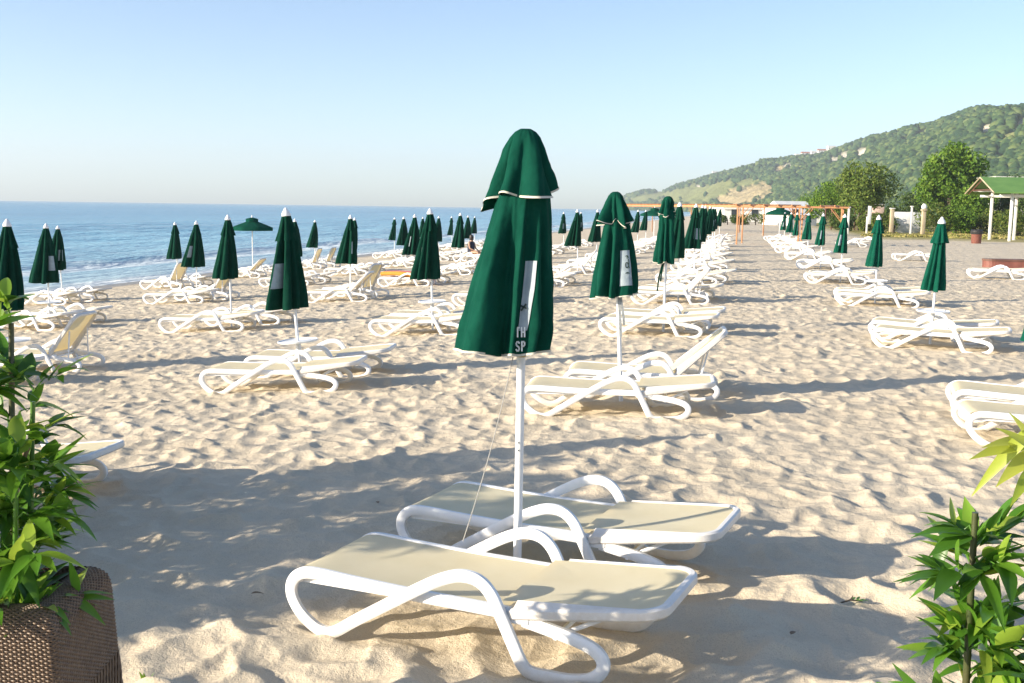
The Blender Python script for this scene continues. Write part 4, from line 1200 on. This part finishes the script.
def wall_block(px0, px1, py0, py1, d, name, lab, cat, m, thick=.25, cap=None, group=None):
    a = at(px0, py1, d); b = at(px1, py1, d); zt_ = at((px0 + px1) / 2, py0, d)[2]
    W = sqrt((a[0] - b[0]) ** 2 + (a[1] - b[1]) ** 2)
    r = empty(name, (a[0], a[1], 0), math.atan2(b[1] - a[1], b[0] - a[0]))
    MB().box(0, W, 0, thick, -.1, zt_, .015).build('panel' if cap is None else 'shaft', m, r)
    if cap == 'lamp':
        MB().box(-W * .25, W * 1.25, -W * .25, thick + W * .25, zt_ + .002, zt_ + .18, .03).build('capital', M['stone'], r)
        MB().lathe([(.05, 0), (.24, .06), (.26, .3), (.12, .5), (.02, .52)], 12, (W / 2, thick / 2, zt_ + .18)).build('lamp_globe', M['white_paint'], r)
    if cap == 'flat': MB().box(-.06, W + .06, -.06, thick + .06, zt_ + .002, zt_ + .1, .02).build('cap', M['plaster'], r)
    tag(r, lab, cat, group); return r
wall_block(893, 921.5, 212, 231, 108, 'screen_wall', 'bright white screen wall between the tan pillars under the trees', 'wall', M['white_paint'])
wall_block(890, 893.4, 209, 232, 104, 'stone_pillar', 'tall pale pillar at the left end of the white screen wall', 'pillar', M['stone'], .35, 'flat', 'pillars at the entrance')
wall_block(921.5, 925, 211, 234, 101, 'stone_pillar', 'tan pillar with a lamp on top at the right end of the white wall', 'pillar', M['stone'], .35, 'lamp', 'pillars at the entrance')
wall_block(910, 911.6, 207, 234, 99, 'white_post', 'slim white post standing in front of the white screen wall', 'post', M['plaster'], .16, 'flat')
wall_block(847.5, 849.3, 208, 226, 96, 'white_post', 'leaning white post left of the notice board', 'post', M['plaster'], .16, 'flat')
def notice():
    a = at(867, 224, 100); r = empty('notice_board', (a[0], a[1], 0), YAW)
    MB().box(-.08, .08, -.05, .05, -.1, 1.6, .01).build('post', M['white_paint'], r)
    MB().box(.0, .34, -.09, -.052, .9, 2.6, .01).build('panel', M['white_paint'], r)
    tag(r, 'upright white notice board on a post left of the pale pillar', 'sign')
notice()
wall_block(873, 884, 205, 215, 130, 'small_hut', 'small pinkish hut half hidden by bushes behind the notice board', 'hut', simple('pink_plaster', (.55, .40, .34), (.65, .5, .43), .8, 1), 3.0, 'flat')

def house(px, py, d, W, D, Hh, lab, roof='flat', rz=0, m='plaster', win=True, name='hillside_house', base=None, group='white buildings on the hillside'):
    a = at(px, py, d); r = empty(name, (a[0], a[1], a[2] if base is None else base), YAW + rz)
    MB().box(-W / 2, W / 2, 0, D, -4 if base is None else -.2, Hh).build('wall', M[m], r, False)
    if roof == 'flat': MB().box(-W / 2 - .3, W / 2 + .3, -.3, D + .3, Hh + .003, Hh + .4).build('roof', M['plaster'], r, False)
    else:
        V = [(-W / 2 - .4, -.4, Hh), (W / 2 + .4, -.4, Hh), (W / 2 + .4, D + .4, Hh), (-W / 2 - .4, D + .4, Hh), (-W / 2 - .4, D / 2, Hh + D * .28), (W / 2 + .4, D / 2, Hh + D * .28)]
        MB().add(V, [(0, 1, 5, 4), (2, 3, 4, 5), (0, 4, 3), (1, 2, 5), (3, 2, 1, 0)]).build('roof', M[roof], r, False)
    if win:
        nfl = max(1, int(Hh / 3)); nw = max(2, int(W / 3.2))
        for fl in range(nfl):
            for k in range(nw):
                x = -W / 2 + W * (k + .5) / nw
                MB().box(x - .6, x + .6, -.06, .05, fl * 3 + 1.0, fl * 3 + 2.3).build('window', M['glass'], r, False)
    tag(r, lab, 'building', group)
    return r
house(775, 209, 190, 18, 9, 2.2, 'long low white building behind the middle of the pergola', 'flat', 0, base=0, name='beach_building', group='white beach buildings')
house(803, 209, 150, 4.6, 7, 1.5, 'white building with pale sloping roof behind the right of the pergola', 'white_paint', .3, base=0, name='beach_building', group='white beach buildings')
house(1018, 190, 170, 7, 8, 7.6, 'white building top rising behind the green shelter roof', 'flat', 0, base=0, name='beach_building', group='white beach buildings')

# ------------------------------------------------------------------ hills
RIDGE = [(560, 212, 3000, 2700), (604, 208.6, 2900, 2600), (618, 201, 2750, 2450), (628, 195.5, 2650, 2250), (644, 191, 2550, 2050), (663, 191.5, 2450, 1850), (679, 185, 2300, 1650), (696, 181, 2200, 1480), (715, 175, 2080, 1320),
         (745, 169, 1900, 1150), (778, 163, 1750, 1000), (797, 159.5, 1680, 920), (820, 157, 1600, 840), (837, 151, 1540, 780), (853, 145.5, 1480, 730), (870, 139, 1420, 680),
         (888, 136, 1360, 640), (920, 129.5, 1280, 570), (947, 124.5, 1230, 520), (975, 118.5, 1180, 470), (1000, 117.5, 1140, 430), (1024, 116, 1110, 400), (1080, 112, 1050, 350), (1200, 104, 980, 300), (1400, 100, 900, 260), (1800, 95, 800, 240)]
HP_ = []
for px, py, D, Fd in RIDGE:
    R_ = at(px, py, D); HP_.append((px, R_[0], R_[1], R_[2], *at(px, 225, Fd)[:2]))
HPX = [h[0] for h in HP_]
def hill_point(px, v):
    g = lambda k: np.interp(px, HPX, [h[k] for h in HP_])
    rx, ry, rz, fx, fy = g(1), g(2), g(3), g(4), g(5)
    # concave foot, convex shoulder
    s = np.where(v <= 1, v ** 1.25 * (1 + .25 * np.sin(v * pi)) / 1.0, 1 - .5 * (v - 1) ** 1.4)
    x = fx + (rx - fx) * v; y = fy + (ry - fy) * v
    e = np.clip(v * 3, 0, 1) * np.clip((1.0 - v) * 6 + .12, .12, 1)
    nz = fbm(x / 170, y / 170, 61, 4) * .20 + .05 * fbm(x / 40, y / 40, 63, 3)
    z = rz * s * 1.0 + rz * nz * e
    return x, y, z - 2.0 * (v < .02)
def to_pix(x, y, z):
    xr = x * CY + y * SY; d = -x * SY + y * CY; h = z - CAMH
    f = d * cos(PIT) - h * sin(PIT); u = h * cos(PIT) + d * sin(PIT)
    X_ = xr / f * F; Y_ = -u / f * F
    return 512 + X_ * cos(ROLL) - Y_ * sin(ROLL), 341.5 + X_ * sin(ROLL) + Y_ * cos(ROLL)
# where the slope is bare: (column, row, half width, half height, lean, kind: 0 grass, 1 yellow earth, 2 pale rock)
BARE = [(750, 191, 28, 8.5, -.12, 1), (768, 186, 11, 5, -.2, 1), (735, 198, 26, 6, 0, 1), (702, 194, 46, 10, -.12, 0), (668, 196, 28, 7, -.1, 0), (640, 199, 14, 3.5, 0, 0), (715, 186, 24, 5, -.25, 0), (745, 183, 18, 4, -.2, 0),
        (843, 155, 9, 4, -.35, 2), (862, 151, 8, 3.5, -.3, 2), (833, 158.5, 5, 2.5, 0, 2), (779, 168, 7, 2.5, -.2, 1), (788, 165, 5, 2, 0, 2), (923, 131, 8, 3.0, -.25, 1), (906, 138, 5, 1.8, -.3, 0), (988, 126, 10, 4.5, -.35, 2), (1012, 133, 20, 5, -.65, 0), (1000, 140, 14, 4, -.6, 1), (1020, 122, 10, 4, -.4, 2),
        (1004, 151, 11, 2.5, -.05, 1), (952, 168, 14, 2, .05, 0), (699, 186, 4, 2, 0, 2), (1005, 120, 5, 2, 0, 1), (654, 195, 4, 1.5, 0, 2), (880, 175, 10, 2.5, -.3, 0), (930, 155, 14, 3, -.3, 0)]
def bare_mask(px, v, up=0.0):
    x, y, z = hill_point(px, v); cx_, cy_ = to_pix(x, y, z + up)
    out = np.zeros_like(px); kind = np.zeros_like(px)
    wob = fbm(cx_ / 7, cy_ / 3.5, 12, 4)
    for cx, cv, hx, hv, ln, kd in BARE:
        dx = cx_ - cx; dy = cy_ - cv - ln * dx
        q = 1.1 - np.sqrt((dx / hx) ** 2 + (dy / hv) ** 2) + wob * .7
        kind = np.where(q > out, kd, kind); out = np.maximum(out, np.clip(q * 2.2, 0, 1))
    return out * (v < 1.1), kind
def hill_material():
    m, nt, b = mat('hillside')
    at_ = nt.nodes.new('ShaderNodeAttribute'); at_.attribute_name = 'cover'
    n = noise(nt, .05, 6, .65); r = ramp(nt, n.outputs['Fac'], [(.3, (.7, .7, .7)), (.7, (1.25, 1.25, 1.25))])
    mx = nt.nodes.new('ShaderNodeMix'); mx.data_type = 'RGBA'; mx.blend_type = 'MULTIPLY'; mx.inputs[0].default_value = 1
    nt.links.new(at_.outputs['Color'], mx.inputs[6]); nt.links.new(r.outputs[0], mx.inputs[7]); nt.links.new(mx.outputs[2], b.inputs['Base Color'])
    b.inputs['Roughness'].default_value = .95; b.inputs['Specular IOR Level'].default_value = .1
    n2 = noise(nt, .12, 5, .7); bump(nt, b, n2.outputs['Fac'], 6.0)
    return m
def make_hill():
    pxs = np.concatenate([np.linspace(604, 1060, 400, endpoint=False), np.linspace(1060, 1800, 90)]); vs = np.concatenate([np.linspace(0, 1.05, 150, endpoint=False), np.linspace(1.05, 2.2, 24)])
    PX, VV = np.meshgrid(pxs, vs)
    x, y, z = hill_point(PX, VV)
    bm, kd = bare_mask(PX, VV)
    z = z - bm * (kd >= 1) * 3.0
    V = np.stack([x, y, z], -1).reshape(-1, 3); m, n = PX.shape; i = np.arange(m * n).reshape(m, n)
    Fc = np.stack([i[:-1, :-1], i[:-1, 1:], i[1:, 1:], i[1:, :-1]], -1).reshape(-1, 4)
    o = struct(mesh_np('hill', V, Fc, hill_material()))
    green = np.array([.05, .085, .026]); cols = np.array([[.24, .26, .095], [.46, .37, .20], [.62, .56, .46]])
    c = green + (cols[kd.astype(int)] - green) * bm[..., None]
    c4 = np.concatenate([c, np.ones_like(c[..., :1])], -1).reshape(-1)
    a = o.data.attributes.new('cover', 'FLOAT_COLOR', 'POINT'); a.data.foreach_set('color', c4.astype(np.float32))
make_hill()
def ico(sub):
    t = (1 + sqrt(5)) / 2
    V = [np.array(v, float) / sqrt(1 + t * t) for v in ((-1, t, 0), (1, t, 0), (-1, -t, 0), (1, -t, 0), (0, -1, t), (0, 1, t), (0, -1, -t), (0, 1, -t), (t, 0, -1), (t, 0, 1), (-t, 0, -1), (-t, 0, 1))]
    Fc = [(0, 11, 5), (0, 5, 1), (0, 1, 7), (0, 7, 10), (0, 10, 11), (1, 5, 9), (5, 11, 4), (11, 10, 2), (10, 7, 6), (7, 1, 8), (3, 9, 4), (3, 4, 2), (3, 2, 6), (3, 6, 8), (3, 8, 9), (4, 9, 5), (2, 4, 11), (6, 2, 10), (8, 6, 7), (9, 8, 1)]
    for _ in range(sub):
        mid = {}; F2 = []
        def md(a, b):
            k = (min(a, b), max(a, b))
            if k not in mid:
                v = V[a] + V[b]; V.append(v / np.linalg.norm(v)); mid[k] = len(V) - 1
            return mid[k]
        for a, b, c in Fc:
            x, y, z = md(a, b), md(b, c), md(c, a); F2 += [(a, x, z), (b, y, x), (c, z, y), (x, y, z)]
        Fc = F2
    return np.array(V), np.array(Fc)
def make_wood():
    n = 44000
    # even in area on the ground: sample px and v, keep by slope density
    px = rs.uniform(612, 1075, n); v = rs.uniform(0.0, 1.06, n)
    dist = np.interp(px, HPX, [sqrt(h[1] ** 2 + h[2] ** 2) for h in HP_])
    keep = rs.uniform(0, 1, n) < np.clip(.30 + .7 * (px - 575) / 400, .25, 1)
    bm, kd = bare_mask(px, v)
    keep &= (bm < .35) | ((rs.uniform(0, 1, n) < .10) & (kd < 2))
    size = rs.uniform(1.5, 4.2, n)
    for q in (1.0, 2.0):                                    # no tall crown in front of a bare patch
        b2, k2 = bare_mask(px, v, size * .9 * q)
        keep &= (b2 < .4) | (rs.uniform(0, 1, n) < np.where(k2 < 1, .25, .06))
    px, v, dist, size = px[keep], v[keep], dist[keep], size[keep]; n = len(px)
    x, y, z = hill_point(px, v)
    size = size * np.where(v < .3, .9, 1.0)
    bv, bf = ico(1)
    k = len(bv)
    rr = 1 + .24 * (rs.uniform(-1, 1, (n, k, 1)))
    ang = rs.uniform(0, 2 * pi, n); ca, sa = np.cos(ang)[:, None], np.sin(ang)[:, None]
    B = bv[None] * rr
    X = B[..., 0] * ca - B[..., 1] * sa; Y = B[..., 0] * sa + B[..., 1] * ca; Z = B[..., 2] * rs.uniform(.8, 1.25, n)[:, None]
    V = np.stack([X * size[:, None] + x[:, None], Y * size[:, None] + y[:, None], Z * size[:, None] + (z + size * .45)[:, None]], -1).reshape(-1, 3)
    Fc = (bf[None] + (np.arange(n) * k)[:, None, None]).reshape(-1, 3)
    o = stuff(mesh_np('hillside_wood', V, Fc, M['wood'], smooth=True))
    tag(o, 'dense green wood covering the hillside behind the beach', 'woodland')
make_wood()
# a few buildings along the hilltop
for i, (px, v, W, Hh, rf, lab) in enumerate(((806, .985, 12, 6, 'tile', 'leftmost pale house of the hilltop cluster with red roof'), (815, .99, 10, 7, 'flat', 'second pale house of the hilltop cluster'),
        (823, .98, 14, 6, 'tile', 'third and widest pale house of the hilltop cluster'), (832, .985, 11, 8, 'flat', 'rightmost and tallest white house of the hilltop cluster'),
        (715, .99, 9, 6, 'flat', 'lone pale house on the ridge above the yellow cliff'), (798, .93, 8, 5, 'flat', 'small white house just below the hilltop cluster'))):
    X, Y, Z = hill_point(np.array([float(px)]), np.array([v]))
    r = house(px, 200, 1000, W, 8, Hh, lab, rf, 0)
    r.location = (X[0], Y[0], Z[0] + 1.5)

# ------------------------------------------------------------------ trees and shrubs
def crown(lobes, n, size, seed, m, parent, name='crown'):
    n = int(n * 2.0)
    R = np.random.RandomState(seed); V = []; tot = sum(l[3] ** 2 for l in lobes)
    P = []; Nn = []
    for (x, y, z, r, sq) in lobes:
        k = int(n * r * r / tot)
        d = R.normal(size=(k, 3)); d /= np.linalg.norm(d, axis=1)[:, None]
        cl = .16 * (vnoise(d[:, 0] * 3.1 + x, d[:, 1] * 3.1 + d[:, 2] * 2.3 + y, seed) * 2)
        rad = r * (R.uniform(0, 1, k) ** .28 * .92 + cl + .06)
        P.append(np.array([x, y, z]) + d * rad[:, None] * np.array([1, 1, sq])); Nn.append(d)
    P = np.vstack(P); Nn = np.vstack(Nn); k = len(P)
    # thin the leaves into clumps so that gaps open between them
    keep = (fbm(P[:, 0] / size * .34 + P[:, 2] / size * .21, P[:, 1] / size * .34 - P[:, 2] / size * .27, seed + 2, 2) > -.22)
    P, Nn = P[keep], Nn[keep]; k = len(P)
    nn = Nn + R.normal(size=(k, 3)) * .75; nn /= np.linalg.norm(nn, axis=1)[:, None]
    t = np.cross(nn, R.normal(size=(k, 3))); t /= np.linalg.norm(t, axis=1)[:, None]; b = np.cross(nn, t)
    s = size * R.uniform(.55, 1.25, k)[:, None]
    q = np.stack([P - t * s * .62, P - b * s * .36 + nn * s * .08, P + t * s * .62, P + b * s * .36 + nn * s * .08], 1).reshape(-1, 3)
    Fc = np.arange(4 * k).reshape(k, 4)
    return mesh_np(name, q, Fc, m, parent, False)
def tree(px, pybase, d, Ht, W, seed, m, lab, n=5200, trunk=True, name='tree', group='trees behind the beach'):
    g = at(px, pybase, d); r = empty(name, (g[0], g[1], 0))
    R = random.Random(seed)
    lobes = [(0, 0, Ht * .62, W * .36, 1.0)]
    for k in range(9):
        a = 2 * pi * k / 9 + R.uniform(-.3, .3); rr = W * R.uniform(.20, .34)
        lobes.append((cos(a) * rr, sin(a) * rr * .9, Ht * R.uniform(.30, .76), W * R.uniform(.17, .27), R.uniform(.8, 1.05)))
    lobes.append((R.uniform(-.1, .1) * W, 0, Ht * .84, W * .20, .9))
    crown(lobes, n, max(.26, Ht * .036), seed, m, r)
    mb = MB(); mb.tube([(0, 0, -.2), (.05, 0, Ht * .25), (0, .05, Ht * .55)], [W * .045, W * .035, W * .018], 8)
    for k in range(5):
        a = R.uniform(0, 2 * pi); mb.tube([(0.03, 0, Ht * R.uniform(.2, .4)), (cos(a) * W * .17, sin(a) * W * .17, Ht * .55), (cos(a) * W * .28, sin(a) * W * .28, Ht * .68)], [W * .022, W * .014, W * .006], 6)
    mb.build('trunk', M['bark'], r)
    tag(r, lab, 'tree', group)
def shrub(px, pybase, d, Ht, W, seed, m, lab, n=1500, group='shrubs under the trees'):
    g = at(px, pybase, d); r = empty('shrub', (g[0], g[1], 0)); R = random.Random(seed)
    lobes = [(R.uniform(-.36, .36) * W, R.uniform(-.2, .2) * W, Ht * R.uniform(.3, .62), Ht * R.uniform(.30, .46), 1) for _ in range(7)]
    crown(lobes, n, max(.2, Ht * .06), seed, m, r, 'foliage')
    MB().tube([(0, 0, -.1), (0, 0, Ht * .5)], [.09, .05], 6).build('stem', M['bark'], r)
    tag(r, lab, 'shrub', group)
tree(860, 222, 118, 7.7, 7.6, 5, M['tree_a'], 'broad olive green tree left of the tall tree', 5200)
tree(948, 222, 125, 10.6, 9.0, 8, M['tree_b'], 'tallest bright green tree right of the white screen wall', 6500)
tree(832, 220, 132, 5.6, 6.6, 15, M['tree_b'], 'lower light green tree behind the right end of the pergola', 3200)
tree(905, 222, 138, 4.1, 6.4, 21, M['tree_c'], 'low dark tree between the two big trees', 3400)
tree(974, 224, 112, 5.4, 5.0, 33, M['tree_b'], 'narrow green tree just left of the shelter roof', 3200)
tree(1012, 222, 128, 6.0, 8.5, 44, M['tree_c'], 'dark tree behind the posts of the green shelter', 3600)
tree(1046, 222, 120, 7.2, 8.5, 46, M['tree_c'], 'dark tree at the right edge behind the shelter', 3000)
tree(812, 214, 200, 5.4, 7.5, 51, M['tree_b'], 'small distant tree above the white roof behind the pergola', 2000)
shrub(884, 226, 108, 2.2, 2.8, 1, M['bush'], 'yellow green shrub behind the pale pillar')
shrub(936, 229, 104, 3.2, 4.0, 2, M['bush'], 'green shrub right of the lamp pillar')
shrub(956, 230, 104, 2.9, 4.2, 3, M['tree_b'], 'green shrub under the tallest tree')
shrub(975, 231, 106, 2.4, 3.8, 4, M['tree_c'], 'dark shrub left of the shelter posts')
shrub(998, 231, 104, 2.8, 3.2, 6, M['bush'], 'light green shrub seen between the shelter posts')
shrub(1018, 232, 100, 3.0, 3.6, 7, M['bush'], 'light green shrub at the right edge under the shelter')
shrub(846, 222, 112, 2.2, 3.4, 9, M['tree_c'], 'dark shrub at the foot of the olive green tree')
shrub(866, 224, 110, 2.0, 3.4, 10, M['bush'], 'pale shrub behind the notice board')
shrub(756, 212, 150, 1.9, 5, 12, M['bush'], 'pale green shrub far behind the aisle', 900)
shrub(728, 212, 150, 1.5, 4, 13, M['tree_c'], 'dark shrub at the far end of the aisle', 900)
def grass():
    V = []; n = 5200; X = []; Fc = []
    px = rs.uniform(860, 1060, n); d = rs.uniform(86, 116, n)
    for p, q in zip(px, d):
        xc = (p - 512) / F * q; x, y = cam2w(xc, q)
        if float(fbm(np.array([x / 7]), np.array([y / 7]), 71, 4)[0]) < (-.02 if p > 930 else .12) + max(0, 96 - q) * .03: continue
        for k in range(2):
            a = rs.uniform(0, pi); h = rs.uniform(.05, .17); b = len(V); w = rs.uniform(.10, .22)
            ox, oy = rs.uniform(-.15, .15, 2)
            V += [(x + ox - w * cos(a), y + oy - w * sin(a), -.03), (x + ox + w * cos(a), y + oy + w * sin(a), -.03), (x + ox + .6 * w * cos(a), y + oy + .6 * w * sin(a) + .05, h * .8), (x + ox, y + oy, h)]
            Fc.append((b, b + 1, b + 2, b + 3))
    o = stuff(mesh_np('dry_grass', V, Fc, M['grass'], smooth=False)); tag(o, 'patches of dry yellow green grass around the shelter and under the trees', 'grass')
grass()

# ------------------------------------------------------------------ air
def haze():
    m = bpy.data.materials.new('sea_haze'); m.use_nodes = True; nt = m.node_tree; nt.nodes.clear()
    o = nt.nodes.new('ShaderNodeOutputMaterial'); v = nt.nodes.new('ShaderNodeVolumePrincipled')
    v.inputs['Color'].default_value = (.78, .89, 1.0, 1); v.inputs['Density'].default_value = HAZE; v.inputs['Anisotropy'].default_value = .1
    nt.links.new(v.outputs[0], o.inputs['Volume'])
    b = MB().box(-4600, 4600, -4600, 4600, -4.5, 210).build('haze', m, None, False)
    stuff(b); b['label'] = 'thin pale haze over sea and hills'; b['category'] = 'haze'
HAZE = .00023
haze()

# ------------------------------------------------------------------ light, camera
EL = radians(17.5); SHD = radians(32)          # sun height; direction its shadows run, from +X
SUN = (-cos(SHD) * cos(EL), -sin(SHD) * cos(EL), sin(EL))
w = bpy.data.worlds.new('World'); SC.world = w; w.use_nodes = True
nt = w.node_tree; bg = nt.nodes['Background']
sky = nt.nodes.new('ShaderNodeTexSky'); sky.sky_type = 'NISHITA'; sky.sun_disc = False
sky.sun_elevation = EL; sky.sun_rotation = math.atan2(SUN[0], SUN[1])
sky.air_density = .68; sky.dust_density = .7; sky.ozone_density = 1.3
nt.links.new(sky.outputs[0], bg.inputs[0]); bg.inputs[1].default_value = .104
ld = bpy.data.lights.new('sun', 'SUN'); ld.energy = 4.2; ld.angle = radians(.5); ld.color = (1.0, .875, .69)
lo = bpy.data.objects.new('sun', ld); COL.objects.link(lo)
from mathutils import Vector, Matrix
lo.rotation_euler = Vector(SUN).to_track_quat('Z', 'Y').to_euler()
cd = bpy.data.cameras.new('camera'); cd.sensor_width = 36; cd.lens = F / 1024 * 36; cd.clip_start = .05; cd.clip_end = 12000
co = bpy.data.objects.new('camera', cd); COL.objects.link(co)
Mx = Matrix.Rotation(YAW, 4, 'Z') @ Matrix.Rotation(pi / 2 - PIT, 4, 'X') @ Matrix.Rotation(ROLL, 4, 'Z')
Mx.translation = (0, 0, CAMH); co.matrix_world = Mx
SC.camera = co
vs = SC.view_settings; vs.view_transform = 'Standard'; vs.look = 'None'; vs.exposure = 1.30; vs.gamma = 1
